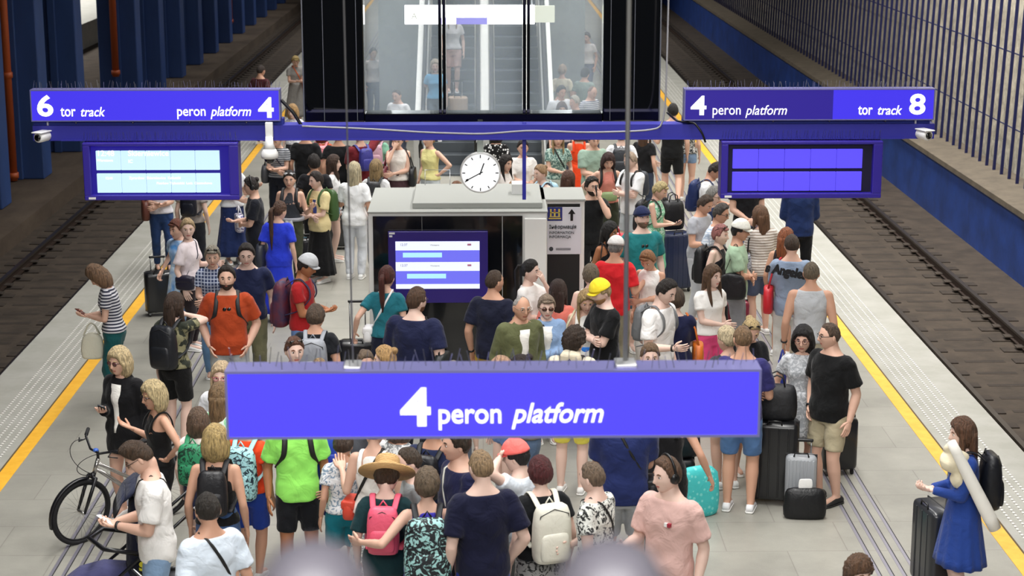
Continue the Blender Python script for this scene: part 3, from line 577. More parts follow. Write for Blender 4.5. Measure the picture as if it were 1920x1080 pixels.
def remesh(g, vox, it=4, amp=0.0, rnd=None):
    me = bpy.data.meshes.new('t'); me.from_pydata(g.V().tolist(), [], g.f); o = bpy.data.objects.new('t', me); COL.objects.link(o)
    m = o.modifiers.new('r', 'REMESH'); m.mode = 'VOXEL'; m.voxel_size = vox; m.adaptivity = 0
    s = o.modifiers.new('s', 'SMOOTH'); s.factor = .5; s.iterations = it
    dg = bpy.context.evaluated_depsgraph_get(); ev = o.evaluated_get(dg); r = ev.to_mesh()
    v = np.empty(len(r.vertices) * 3); r.vertices.foreach_get('co', v); v = v.reshape(-1, 3)
    q = np.empty(len(r.loops), int); r.loops.foreach_get('vertex_index', q)
    st = [tuple(q[p.loop_start:p.loop_start + p.loop_total].tolist()) for p in r.polygons]
    ev.to_mesh_clear(); bpy.data.objects.remove(o); bpy.data.meshes.remove(me)
    if amp and rnd:
        k = [rnd.uniform(0, 6.28) for _ in range(6)]
        dx = np.sin(v[:, 2] * 34 + v[:, 0] * 17 + k[0]) * np.sin(v[:, 1] * 29 + k[1]) + .6 * np.sin(v[:, 2] * 61 - v[:, 0] * 23 + k[2]); dy = np.sin(v[:, 2] * 31 - v[:, 0] * 26 + k[3]) + .6 * np.sin(v[:, 0] * 43 + v[:, 2] * 38 + k[4])
        v[:, 0] += dx * amp * .6; v[:, 1] += dy * amp
    return v, st
def hand(g, w, d, n, s, curl, k):
    d = d / np.linalg.norm(d); n = n - d * (n @ d); n /= np.linalg.norm(n) + 1e-9; t = -s * np.cross(d, n)
    C = [w - d * .03 * k, w, w + d * .035 * k, w + d * .075 * k, w + d * .088 * k]
    g.rings(C, [t * q * k for q in (.021, .024, .036, .041, .034)], [n * q * k for q in (.017, .015, .016, .014, .009)], 10)
    for i, (o, L) in enumerate(((.031, .068), (.0105, .077), (-.0105, .072), (-.030, .056))):
        p = w + (d * .080 + t * o) * k; P = [p - d * .02 * k, p]; a = curl * (.28 + .06 * i)
        for j, l in enumerate((.44, .31, .25)):
            p = p + (d * math.cos(a) + n * math.sin(a) + t * o * 1.5) * L * l * k; P.append(p); a += curl * (.75 - .1 * j)
        g.tube(P, [.0088 * k, .0092 * k, .0085 * k, .0078 * k, .0058 * k], 6, side=t)
    p = w + (d * .022 + t * .022) * k; e = d * .62 + t * .75 + n * (.15 + .35 * curl); e /= np.linalg.norm(e); e2 = d * .9 + t * .25 + n * (.2 + .5 * curl); e2 /= np.linalg.norm(e2)
    g.tube([p - e * .01 * k, p + e * .03 * k, p + e * .034 * k + e2 * .02 * k, p + e * .034 * k + e2 * .048 * k], [.012 * k, .0115 * k, .010 * k, .007 * k], 6, side=n)
SKIN = {1: 'dab09b', 2: 'cb9c83', 3: 'e2c1b2', 4: 'a9714f', 5: '80523a', 0: 'e3b49c'}
NP = [0]; PEOPLE = []
_H = {}
def hairm(hx0):
    if hx0 in _H: return _H[hx0]
    q = [int(hx0[i:i + 2], 16) for i in (0, 2, 4)] if len(hx0) == 6 else [120] * 3; g_ = sum(q) / 3
    q = [min(255, int(x * .86 + g_ * .14)) for x in q]; lo = ''.join('%02x' % int(x * .66) for x in q); hi = ''.join('%02x' % x for x in q)
    _H[hx0] = noise_mat('hair', lo, hi, 1.0, .5, .8, detail=4, lo=.36, hi=.56, stretch=(70, 70, 9)); return _H[hx0]
def pc(s):
    q = s.split(':'); return q[0], (q[1] if len(q) > 1 else 'fff'), ((q[2], q[3]) if len(q) > 3 else None)
def person(u, v, h, fc, sex, hair, top, bot, arms, label, head=(0, 0), g=1.0, skin=1, lean=0, legs='s', shoes='e6e6e4', ex='', bags=(), z=0, grp=None):
    NP[0] += 1; rnd = random.Random(NP[0] * 7 + 3); F_ = sex == 'f'; kid = sex == 'k'; F2 = F_ or kid
    g = 1 + (g - 1) * .5; rad = .215 * g
    def clash(X, Y): return any((X - a) ** 2 + (Y - b_) ** 2 < (rad + r_) ** 2 for a, b_, r_ in PEOPLE) or (-1.5 < X < 1.45 and 20.93 < Y < 23.0)
    X, Y = ground(u, v, z + h)
    if u != 960:
        for dh, du in sorted([(i * .03, j * 7) for i in range(-7, 8) for j in (-2, -1, 0, 1, 2)], key=lambda t: abs(t[0]) * 100 + abs(t[1]) * .9):
            X, Y = ground(u + du, v, z + h + dh)
            if not clash(X, Y): h = h + dh; break
        else: X, Y = ground(u, v, z + h); print('CLASH', label)
        PEOPLE.append((X, Y, rad))
    cw, sw = math.cos(R(fc)), math.sin(R(fc))
    root = empty('person', (X, Y, z), R(fc), label, 'person', grp)
    hs = .74 + .26 * (h / 1.72); hs *= 1.09 if not kid else 1.0
    gu = 1 + (g - 1) * .55; gl = 1 + (g - 1) * .7
    A = [(.47, .075, .058), (.52, .100, .070), (.57, .092, .063), (.625, .074, .054), (.68, .082, .060), (.725, .087, .068, -.006), (.78, .089, .053), (.81, .078, .044), (.83, .054, .037), (.85, .036, .032), (.865, .027, .028)] if F2 else \
        [(.47, .072, .056), (.52, .094, .066), (.57, .091, .064), (.62, .087, .061), (.68, .094, .064), (.74, .104, .067), (.785, .102, .058), (.815, .089, .049), (.835, .064, .043), (.853, .044, .038), (.87, .034, .034)]
    rows = []
    for q in A:
        zf, rx, ry = q[0], q[1], q[2]; y0 = q[3] if len(q) > 3 else 0
        k = g if zf < .7 else (gu if zf < .83 else 1)
        rows.append((zf * h, rx * h * k, ry * h * (1 + (g - 1) * (1.5 if .5 < zf < .72 else .6)), 0, (y0 - (.05 * max(0, g - 1) if .5 < zf < .72 else 0)) * h))
    zr = [r[0] for r in rows]
    def surf(zz): return np.interp(zz, zr, [r[1] for r in rows]), np.interp(zz, zr, [r[2] for r in rows]), np.interp(zz, zr, [r[4] for r in rows])
    sx = (.094 if F2 else .104) * h * (1 + (g - 1) * .5); sz = .796 * h; La, Lf = .172 * h, .148 * h
    ar = (.0245 if F2 else .029) * h * gl * (1.0 if not kid else .95)
    # arms
    AR = arms.split(); J = {}
    for s, a in ((1, AR[0]), (-1, AR[1])):
        p = ARM[a]; S = np.array([s * sx, .004 * h, sz])
        T = S + np.array([s * p[0][0] * h * (g if a in 'dD' else 1), -p[0][1] * h, p[0][2] * h])
        if a == 'W': T = S + np.array([s * .20 * h, -.02 * h, -.13 * h])
        E, T = ik(S, T, La, Lf, (s * p[1][0], -p[1][1], p[1][2])); J[s] = (S, E, T, p[2], a)
    hx, hz = .052 * h * (1 + (g - 1) * .5), .50 * h
    LEG = {}
    for s in (1, -1):
        fy = {'s': 0, 'w': -.12 * h if s > 0 else .15 * h, 'c': -.05 * h if s > 0 else .03 * h}[legs]
        ank = np.array([s * (.062 if not F2 else .05) * h, .012 * h + fy, (.045 + (.05 if (legs == 'w' and s < 0) else 0)) * h]); hip = np.array([s * hx, 0, hz])
        kn, ank = ik(hip, ank, .235 * h, .225 * h, (s * .15, -1, 0)); LEG[s] = (hip, kn, ank)
    tr = .054 * h * gl; kr = .033 * h * gl; cr = .035 * h * gl; an = .0205 * h
    # body
    b = G(); b.zloft(rows, 22)
    b.limb((0, .012 * h, .80 * h), (0, .0, .895 * h), .034 * h * (.82 if F2 else 1) * (1 + (g - 1) * .5), .031 * h * (.82 if F2 else 1), 14)
    for s in (1, -1):
        S, E, T, cu, a = J[s]; b.ball(S + np.array([-s * .008 * h, 0, .0]), ar * 1.16, ar * 1.12, ar * 1.15)
        b.limb(S, E, ar * 1.05, ar * .82, mid=(.4, ar * 1.05)); b.limb(E, T, ar * .84, ar * .56, mid=(.3, ar * .9))
        hip, kn, ank = LEG[s]; b.limb(hip, kn, tr, kr, 16, mid=(.5, tr * .86)); b.limb(kn, ank, kr, an, 16, mid=(.3, cr))
        b.limb(ank + np.array([0, .01 * h, -.012 * h]), ank + np.array([0, -.09 * h, -.022 * h]), .020 * h, .018 * h, 10)
    bv, bf = remesh(b, .0135 if h > 1.5 else .012, 3)
    B = G(); B.add(bv, bf, 0)
    for s in (1, -1):
        S, E, T, cu, a = J[s]; d = T - E
        n = {'p': (0, -.2, 1), 'P': (0, -.2, 1), 'F': (-s, 0, .3), 'e': (-s, .2, 0), 'f': (0, 1, .2), 'c': (0, 1, 0), 'n': (0, 1, 0), 's': (0, 1, 0), 'h': (-s, 0, 0), 'j': (0, 1, 0), 'U': (0, 1, -.3), 'x': (0, 0, 1), 'W': (0, -1, .0)}.get(a, (-s, .1, 0))
        hand(B, T, d, np.array(n, float), s, cu, hs)
    # head
    hc = np.array([0, -.012 * h, h - .118 * hs]); M = rot(head[0], head[1]); Mn = np.array(M); My = np.array(rot(head[0], head[1] * .35)); piv = np.array([0, .02, -.085])
    def hx_(vv, m=Mn): return ((np.asarray(vv, float) - piv) @ m.T + piv) * hs + hc
    hv = headshape(HD, 0, F2)
    cen = np.array([hv[list(f)].mean(0) for f in HF]); mi = np.where((np.abs(cen[:, 0]) < .022) & (np.abs(cen[:, 2] + .055) < .0075) & (cen[:, 1] < 0), 1, 0).tolist()
    B.add(hx_(hv), HF, mi)
    t_ = G()
    for s in (1, -1): t_.ball((s * (.075), .012, -.004), .010, .017, .030, 10, 7)
    B.add(hx_(t_.V()), t_.f, 0)
    t_ = G(); 
    for s in (1, -1): t_.ball((s * .030, -.0745, .012), .0125, .008, .0072, 10, 5)
    B.add(hx_(t_.V()), t_.f, 2); t_ = G()
    for s in (1, -1): t_.ball((s * .030, -.0800, .012), .0070, .0040, .0066, 8, 5)
    B.add(hx_(t_.V()), t_.f, 3); t_ = G()
    for s in (1, -1): t_.tube([(s * .014, -.085, .030), (s * .030, -.084, .036), (s * .046, -.074, .031)], [.0045, .0055, .0032], 6)
    hst, hcol, _ = pc(hair); B.add(hx_(t_.V()), t_.f, 4)
    sk = SKIN[skin]; lips = {1: 'b9695e', 2: 'a96050', 3: 'c47268', 4: '8a4a3c', 5: '5f3128', 0: 'bd6c63'}[skin]
    hm = hairm(hcol)
    def fin(G_): 
        vv = G_.V().copy(); 
        if lean: vv[:, 1] -= lean * np.clip(vv[:, 2] - .55 * h, 0, None)
        G_.v = [vv]; return G_
    obj('body', fin(B), [skinm(sk), mat('lips', lips, .4), mat('eye_white', 'e9e4de', .3), mat('iris', '2c211b', .25), mat('brow', hcol if hcol not in ('e8d9b8',) else 'a98d62', .7)], root)
    if hst != 'none':
        cg, cc = hair_geo(hst, rnd); H_ = G(); H_.add(hx_(cg.V()), cg.f)
        if cc.n: H_.add(hx_(cc.V(), My), cc.f)
        obj('hair', fin(H_), hm, root)
    # upper clothes
    tk, tcol, tpat = pc(top); dress = tk.startswith('dress'); jk = tk in ('jacket', 'blazer'); off = {'crop': .004, 'tank': .008, 'tee': .013, 'jacket': .026, 'blazer': .026, 'hoodie': .024, 'loose': .018}.get(tk, .012)
    hem = {'crop': .585, 'blazer': .40, 'jacket': .47, 'hoodie': .49, 'loose': .47}.get(tk, .505 if not F2 else .53)
    if dress: hem = {'dressm': .33, 'dressk': .26, 'dressl': .12}[tk.split('_')[0]]
    sl = {'tank': 0, 'crop': 0, 'vest': 0, 'tee': .55, 'polo': .6, 'loose': .75, 'jacket': 2, 'blazer': 2, 'hoodie': 2, 'long': 2}.get(tk, .55)
    if dress: sl = 0 if tk.endswith('_t') else (2 if tk.endswith('_s') else .55)
    c = G(); nar = tk in ('tank', 'crop') or tk.endswith('_t')
    wide = 1.0
    zt = [q for q in np.linspace(max(hem, .5) * h if not dress else .56 * h, (.832 if not nar else .822) * h, 12)]
    rr = []
    for i, zz in enumerate(zt):
        a_, b_, c_ = surf(zz)
        if not F2 or tk in ('loose', 'tee', 'long', 'polo', 'jacket', 'blazer', 'hoodie'): a_ = max(a_, surf(.735 * h)[0] * (.90 if not F2 else .86) * (1 if zz < .72 * h else 0)); b_ = max(b_, surf(.72 * h)[1] * .86 * (1 if zz < .7 * h else 0))
        o_ = off * (1 if zz < .80 * h else .8) + (.011 if zz < .57 * h and not dress else 0)
        if nar and zz > .735 * h: a_ = min(a_, surf(.735 * h)[0] * np.interp(zz / h, [.735, .77, .83], [.98, .74, .55] if F2 else [1, .95, .62]))
        rr.append((zz, a_ + o_, b_ + o_, 0, c_))
    if hem < .5 and not dress:
        a_, b_, c_ = surf(.5 * h); rr = [(hem * h, a_ + off * 1.6, b_ + off * 1.6, 0, c_)] + rr
    c.zloft(rr, 24)
    if sl:
        for s in (1, -1):
            S, E, T, cu, a = J[s]; o1 = off + .004
            c.ball(S + np.array([-s * .010 * h, 0, .0]), ar * 1.16 + o1 * .75)
            if sl <= 1: c.limb(S, S + (E - S) * sl, ar * 1.1 + o1 * .7, ar * 1.0 + o1 * 1.5, 14, flat=True)
            else: c.limb(S, E, ar * 1.1 + o1 * .7, ar * .9 + o1 * .8, 14); c.limb(E, E + (T - E) * (.97 if not jk else .99), ar * .9 + o1 * .8, ar * .62 + o1 * .8, 14, flat=True)
    if tk == 'hoodie': c.rings([(0, .10 * h * .6, .80 * h), (0, .055 * h, .855 * h), (0, .0, .875 * h)], [(.07 * h, 0, 0), (.065 * h, 0, 0), (.05 * h, 0, 0)], [(0, .03 * h, .02 * h), (0, .035 * h, .02 * h), (0, .03 * h, .02 * h)], 16)
    if jk or tk == 'polo': c.tube([(.03 * h, -.05 * h, .815 * h), (.046 * h, -.02 * h, .84 * h), (.03 * h, .035 * h, .855 * h), (-.03 * h, .035 * h, .855 * h), (-.046 * h, -.02 * h, .84 * h), (-.03 * h, -.05 * h, .815 * h)], .011 * h, 8, flat=.6)
    cv, cf = remesh(c, .015, 3, .0026 if tk != 'crop' else .001, rnd); Cg = G(); Cg.add(cv, cf)
    if nar:
        for s in (1, -1):
            x = s * (.055 if F2 else .066) * h; P = [(x, surf(.74 * h)[1] + off + surf(.74 * h)[2], .735 * h), (x, surf(.785 * h)[1] + .008, .79 * h), (x * .98, .03 * h, .835 * h if F2 else .832 * h), (x * .98, -.01 * h, .838 * h if F2 else .835 * h), (x, -surf(.785 * h)[1] - .010, .79 * h), (x, -surf(.74 * h)[1] - off + surf(.74 * h)[2], .735 * h)]
            tt = np.linspace(0, 5, 21); P = np.stack([np.interp(tt, range(6), np.array(P)[:, i]) for i in range(3)], 1)
            for _ in range(2): P[1:-1] = (P[:-2] + P[2:] + 2 * P[1:-1]) / 4
            Cg.tube(P, .019 if F2 else .03, 8, flat=.35, side=(1, 0, 0))
    if dress: # flared skirt lofted on
        a0, b0, c0 = surf(.60 * h); flare = 1.9 if tk.startswith('dressl') or tk.startswith('dressk') else 1.35; n = 56; a = np.linspace(0, 2 * np.pi, n, endpoint=False); Z = np.linspace(.61, hem, 12); vv = []
        for i, zz in enumerate(Z):
            t = i / 11; k = 1 + (flare - 1) * t ** .9; hipx = surf(max(zz, .52) * h); rx = max(hipx[0] + .012, (a0 + .01) * k); ry = max(hipx[1] + .014, (b0 + .01) * k * 1.05); pl = 1 + .05 * t * np.sin(a * 13 + rnd.random() * .3)
            vv += [(rx * math.cos(q) * w_, c0 + ry * math.sin(q) * w_, zz * h) for q, w_ in zip(a, pl)]
        Cg.add(vv, [(i * n + j, i * n + (j + 1) % n, (i + 1) * n + (j + 1) % n, (i + 1) * n + j) for i in range(11) for j in range(n)] + [tuple(range(n - 1, -1, -1)), tuple(11 * n + j for j in range(n))])
    nm = 'dress' if dress else {'vest': 'sleeveless_top', 'tank': 'tank_top', 'crop': 'crop_top', 'jacket': 'jacket', 'blazer': 'blazer', 'hoodie': 'hoodie', 'polo': 'polo_shirt', 'long': 'blouse'}.get(tk, 't_shirt')
    obj(nm, fin(Cg), cloth(tcol, tpat), root)
    if jk:
        q = G(); q.zloft([(r[0], (.012 + .05 * (r[0] / h - .5) / .33) * h, r[2] * .62 + .010, 0, r[4] - r[2] * .38) for r in rr if r[0] > .53 * h and r[0] < .828 * h], 20, se=2.2); obj('shirt_front', fin(q), cloth('eceae4'), root)
    # lower clothes
    bk, bcol, bpat = pc(bot)
    if bk != 'none':
        c = G(); ob = {'slim': .012, 'jeans': .013, 'trousers': .014, 'wide': .02, 'shorts': .018, 'hot': .012}.get(bk, .01)
        Cg = G()
        if bk in ('skirt', 'maxi', 'mini'):
            hem2 = {'skirt': .27, 'maxi': .08, 'mini': .37}[bk]; n = 56; a = np.linspace(0, 2 * np.pi, n, endpoint=False); Z = np.linspace(.60, hem2, 11); vv = []; fl = {'skirt': 1.75, 'maxi': 1.9, 'mini': 1.45}[bk]; a0, b0, c0 = surf(.6 * h)
            for i, zz in enumerate(Z):
                t = i / 10; hp = surf(max(zz, .52) * h); rx = max(hp[0] + .010, (a0 + .004) * (1 + (fl - 1) * t)); ry = max(hp[1] + .010, (b0 + .004) * (1 + (fl - 1) * t)); pl = 1 + .05 * t * np.sin(a * 11)
                vv += [(rx * math.cos(q) * w_, c0 + ry * math.sin(q) * w_, zz * h) for q, w_ in zip(a, pl)]
            Cg.add(vv, [(i * n + j, i * n + (j + 1) % n, (i + 1) * n + (j + 1) % n, (i + 1) * n + j) for i in range(10) for j in range(n)] + [tuple(range(n - 1, -1, -1)), tuple(10 * n + j for j in range(n))])
        else:
            zz = [.452, .47, .49, .52, .55, .575, .60] if F2 and tk in ('tank', 'crop', 'blazer', 'jacket') else [.452, .47, .49, .515, .54]
            c.zloft([(q * h, surf(q * h)[0] + ob * .8 * (1 if q > .46 else -.2), surf(q * h)[1] + ob * .8, 0, surf(q * h)[2]) for q in zz], 22)
            for s in (1, -1):
                hip, kn, ank = LEG[s]
                if bk in ('shorts', 'hot'):
                    f_ = .82 if bk == 'shorts' else .32; e = hip + (kn - hip) * f_; c.limb(hip, e, tr + ob * .7, (tr * (1 - f_) + kr * f_) + ob * (1.3 if bk == 'shorts' else 1.1), 16, flat=True)
                    c.ball(hip, tr + ob * .6)
                else:
                    k2 = {'slim': (.012, .013), 'jeans': (.017, .020), 'trousers': (.018, .024), 'wide': (.036, .06)}[bk]; c.limb(hip, kn, tr + ob * .7, kr + k2[0], 16); c.limb(kn, ank + np.array([0, 0, -.012 * h if bk != 'slim' else .01]), kr + k2[0], an + k2[1], 16, mid=(.35, cr + k2[0] * .8), flat=True)
            cv, cf = remesh(c, .016, 3, .0028, rnd); Cg.add(cv, cf)
        obj({'skirt': 'skirt', 'maxi': 'skirt', 'mini': 'skirt', 'shorts': 'shorts', 'hot': 'shorts'}.get(bk, 'trousers'), fin(Cg), cloth(bcol, bpat), root)
    # shoes
    for s in (1, -1):
        hip, kn, ank = LEG[s]; L = .15 * h; q = G(); x0, y0, z0 = ank[0], ank[1], ank[2] - .045 * h
        t = np.array([-.30, -.22, 0, .25, .5, .66, .70]) * L; w = np.array([.016, .021, .0215, .024, .026, .019, .008]) * h; hh = np.array([.028, .040, .043, .034, .024, .018, .010]) * h
        q.rings([(x0, y0 - a, z0 + b_ * .5 + .006) for a, b_ in zip(t, hh)], [(a, 0, 0) for a in w], [(0, 0, b_ * .5) for b_ in hh], 14, 0, se=2.6)
        q.rings([(x0, y0 - a * 1.03, z0 + .008) for a in t], [(a * 1.1, 0, 0) for a in w], [(0, 0, .009)] * 7, 14, 1, se=4)
        obj('shoe', fin(q), [mat('shoe_upper', shoes, .55), mat('shoe_sole', 'f0efec' if shoes[0] in 'ef2b' else '222222', .6)], root)
    # worn things
    EX = ex.split()
    def hobj(nm, q, m): obj(nm, fin(G().add(hx_(q.V()), q.f, q.m if q.m and max(q.m) else 0)), m, root)
    for e in EX:
        k, *r = e.split(':'); c1 = r[0] if r else '111111'
        if k in ('glasses', 'sun', 'suntop'):
            q = G(); zz, yy = (.012, -.094) if k != 'suntop' else (.098, -.062)
            for s in (1, -1):
                if k == 'glasses':
                    a = np.linspace(0, 2 * np.pi, 15)[:-1]; q.tube([(s * .031 + .022 * math.cos(i), yy, zz - .002 + .016 * math.sin(i)) for i in a], .0026, 5, closed=True)
                else: q.rings([(s * .032, yy - .002, zz), (s * .032, yy + .003, zz)], [(.026, 0, 0)] * 2, [(0, 0, .020)] * 2, 14)
                q.tube([(s * .05, yy, zz + .005), (s * .074, yy + .03, zz + .006), (s * .079, yy + .10, zz + .002 - (.03 if k == 'suntop' else 0))], .0026, 5)
            q.tube([(-.01, yy, zz + .004), (.01, yy, zz + .004)], .0026, 5)
            hobj('glasses' if k == 'glasses' else 'sunglasses', q, mat('spectacle_frame', c1, .15, spec=.6))
        elif k == 'beard':
            m_ = sstep(-HD[:, 2], .30, .42) * sstep(-HD[:, 1], -.15, .1); mouth = np.exp(-(HD[:, 0] * .074 / .017) ** 2) * np.exp(-((HD[:, 2] * .115 + .055) / .007) ** 2)
            q = G().add(headshape(HD, m_ * .004 * (1 - 2.2 * mouth) - .006 * (1 - m_)), HF); hobj('beard', q, mat('beard_hair', c1, .8, bump=.5, bscale=60))
        elif k in ('cap', 'capb'):
            m_ = sstep(HD[:, 2], .26, .34); q = G().add(headshape(HD, m_ * .024 - .02 * (1 - m_) + .01 * m_ * HD[:, 2], face=False), HF); s = -1 if k == 'cap' else 1
            t = np.linspace(-1, 1, 13); up = [(a * .064, s * (.078 + .062 * math.sqrt(1 - (a * .92) ** 2)), .036 - .012 * a * a) for a in t]; inn = [(a * .078, s * (.02 + .062 * math.sqrt(max(0, 1 - a * a))), .040) for a in t]
            n = len(q.V()); q.add(up + inn + [(x, y, z_ - .006) for x, y, z_ in up + inn], [(i, i + 1, 14 + i, 13 + i) for i in range(12)] + [(26 + i + 1, 26 + i, 39 + i, 40 + i) for i in range(12)] + [(i + 1, i, 26 + i, 27 + i) for i in range(12)])
            q.ball((0, 0, .142), .008, nu=8, nv=4)
            hobj('cap', q, cloth(c1))
        elif k == 'straw':
            q = G(); q.rings([(0, .0, z_) for z_ in (.06, .065, .11, .15, .168, .172)], [(a, 0, 0) for a in (.19, .095, .092, .086, .07, .02)], [(0, a * 1.08, 0) for a in (.19, .1, .095, .088, .07, .02)], 40)
            q.rings([(0, 0, .046), (0, 0, .058), (0, 0, .066)], [(.205, 0, 0), (.20, 0, 0), (.09, 0, 0)], [(0, .215, 0), (0, .21, 0), (0, .1, 0)], 40); hobj('straw_hat', q, mat('woven_straw', 'c9a470', .8, bump=.4, bscale=40, pat=('stripes', 'b28c58', 30)))
        elif k == 'phones':
            q = G()
            for s in (1, -1): q.rings([(s * .074, .008, .0), (s * .098, .008, .0)], [(0, .034, 0), (0, .030, 0)], [(0, 0, .040), (0, 0, .036)], 18)
            a = np.linspace(0, np.pi, 15); q.tube([(.094 * math.cos(i), .012, .02 + .128 * math.sin(i)) for i in a], .009, 8); hobj('headphones', q, BLK)
        elif k == 'watch':
            s = -1 if (len(r) > 1 and r[1] == 'R') else 1; S, E, T, cu, a = J[s]; d = (T - E) / np.linalg.norm(T - E); x_ = np.cross(d, (.1, .2, 1)); x_ /= np.linalg.norm(x_); y_ = np.cross(d, x_); p = T - d * .015
            obj('wristwatch', fin(G().rings([p, p + d * .018], [x_ * ar * .66 + x_ * .003] * 2, [y_ * ar * .66 + y_ * .003] * 2, 14)), mat('watch_strap', c1, .4), root)
        elif k == 'neck':   # sunglasses hung on the collar
            q = G(); 
            for s in (1, -1): q.rings([(s * .024, -surf(.76 * h)[1] - .026, .755 * h), (s * .024, -surf(.76 * h)[1] - .022, .755 * h)], [(.008, 0, .02)] * 2, [(.02, 0, -.004)] * 2, 12)
            obj('sunglasses', fin(q), mat('spectacle_frame', c1, .15, spec=.6), root)
        elif k == 'logo':
            q = G(); yy = -surf(.72 * h)[1] - .03; q.box(.045, .07, yy, yy + .03, .735 * h, .750 * h, 0); q.box(.07, .095, yy, yy + .032, .735 * h, .750 * h, 1); obj('chest_logo', fin(q), [WHT, mat('logo_red', 'a0263a', .6)], root, smooth=False)
        elif k == 'band':
            q = G(); P = [(x, surf(.755 * h)[1] + .028 - .9 * x * x, (.765 - .10 * x) * h) for x in np.linspace(-.15, .16, 9)]; q.tube(P, .045, 8, flat=.16, side=(0, 0, 1)); obj('reflective_band', fin(q), mat('band_print', 'c9ccbe', .6, pat=('vstripes', '5a6058')), root)
        elif k == 'print':
            yy = -surf(.70 * h)[1] - .026; q = G().box(-.07, -.005, yy, yy + .03, .64 * h, .76 * h, 0).box(.005, .06, yy, yy + .03, .64 * h, .76 * h, 1); obj('shirt_print', fin(q), [mat('print_gold', 'c58b34', .7, pat=('floral', 'e8d7b0')), mat('print_blue', '33458c', .7)], root, smooth=False)
        elif k == 'tied':
            q = G(); a_, b_, c_ = surf(.58 * h); t = np.linspace(0, 2 * np.pi, 20)[:-1]; q.tube([((a_ + .028) * math.sin(i), -(b_ + .028) * math.cos(i) + c_, .585 * h) for i in t], .028, 10, closed=True)
            q.tube([(.02, -b_ - .04, .58 * h), (.05, -b_ - .06, .5 * h), (.045, -b_ - .05, .42 * h)], [.03, .035, .015], 10); q.tube([(-.02, -b_ - .04, .58 * h), (-.05, -b_ - .06, .51 * h), (-.07, -b_ - .045, .44 * h)], [.03, .032, .015], 10)
            obj('tied_sweatshirt', fin(q), cloth(c1), root)
    # things carried
    tm = Matrix.Translation((X, Y, z)) @ Matrix.Rotation(R(fc), 4, 'Z')
    for bg in bags:
        kind, col, lab = bg[0], bg[1], bg[2]; pat = bg[3] if len(bg) > 3 else None
        carry(kind, col, lab, pat, dict(h=h, surf=surf, sx=sx, J=J, hs=hs, lean=lean, tm=tm, fc=fc, g=g, X=X))
    return root
def place_parts(parts, name, label, cat, p, grp=None):
    """parts: list of (name, G, material); all in the wearer's coordinates; base point becomes the origin"""
    h, lean = p['h'], p['lean']; V = []
    for _, g, _m in parts:
        v = g.V().copy()
        if lean: v[:, 1] -= lean * np.clip(v[:, 2] - .55 * h, 0, None)
        g.v = [v]; V.append(v)
    a = np.concatenate(V); c = np.array([(a[:, 0].min() + a[:, 0].max()) / 2, (a[:, 1].min() + a[:, 1].max()) / 2, a[:, 2].min()])
    for _, g, _m in parts: g.v = [g.v[0] - c]
    w_ = p['tm'] @ Vector(c.tolist())
    if len(parts) == 1: return obj(name, parts[0][1], parts[0][2], label=label, cat=cat, group=grp, loc=tuple(w_), rz=R(p['fc']))
    r = empty(name, tuple(w_), R(p['fc']), label, cat, grp)
    for nm, g, m in parts: obj(nm, g, m, r)
    return r
def soft(g, cx, cy, z0, z1, w, d, n=28, se=3, top=.8, taper=1.0, sag=1.0):
    """soft bag body"""
    t = np.array([0, .03, .12, .35, .65, .85, .95, 1.0]); kw = np.array([.80, .93, 1.0 * sag, 1.03 * sag, 1.0, .93, top, top * .72]) * np.linspace(1, taper, 8); kd = np.array([.7, .9, 1.0, 1.05, .98, .85, .6, .3])
    return g.zloft([(z0 + (z1 - z0) * a, w / 2 * b, d / 2 * c, cx, cy) for a, b, c in zip(t, kw, kd)], n, se=se)
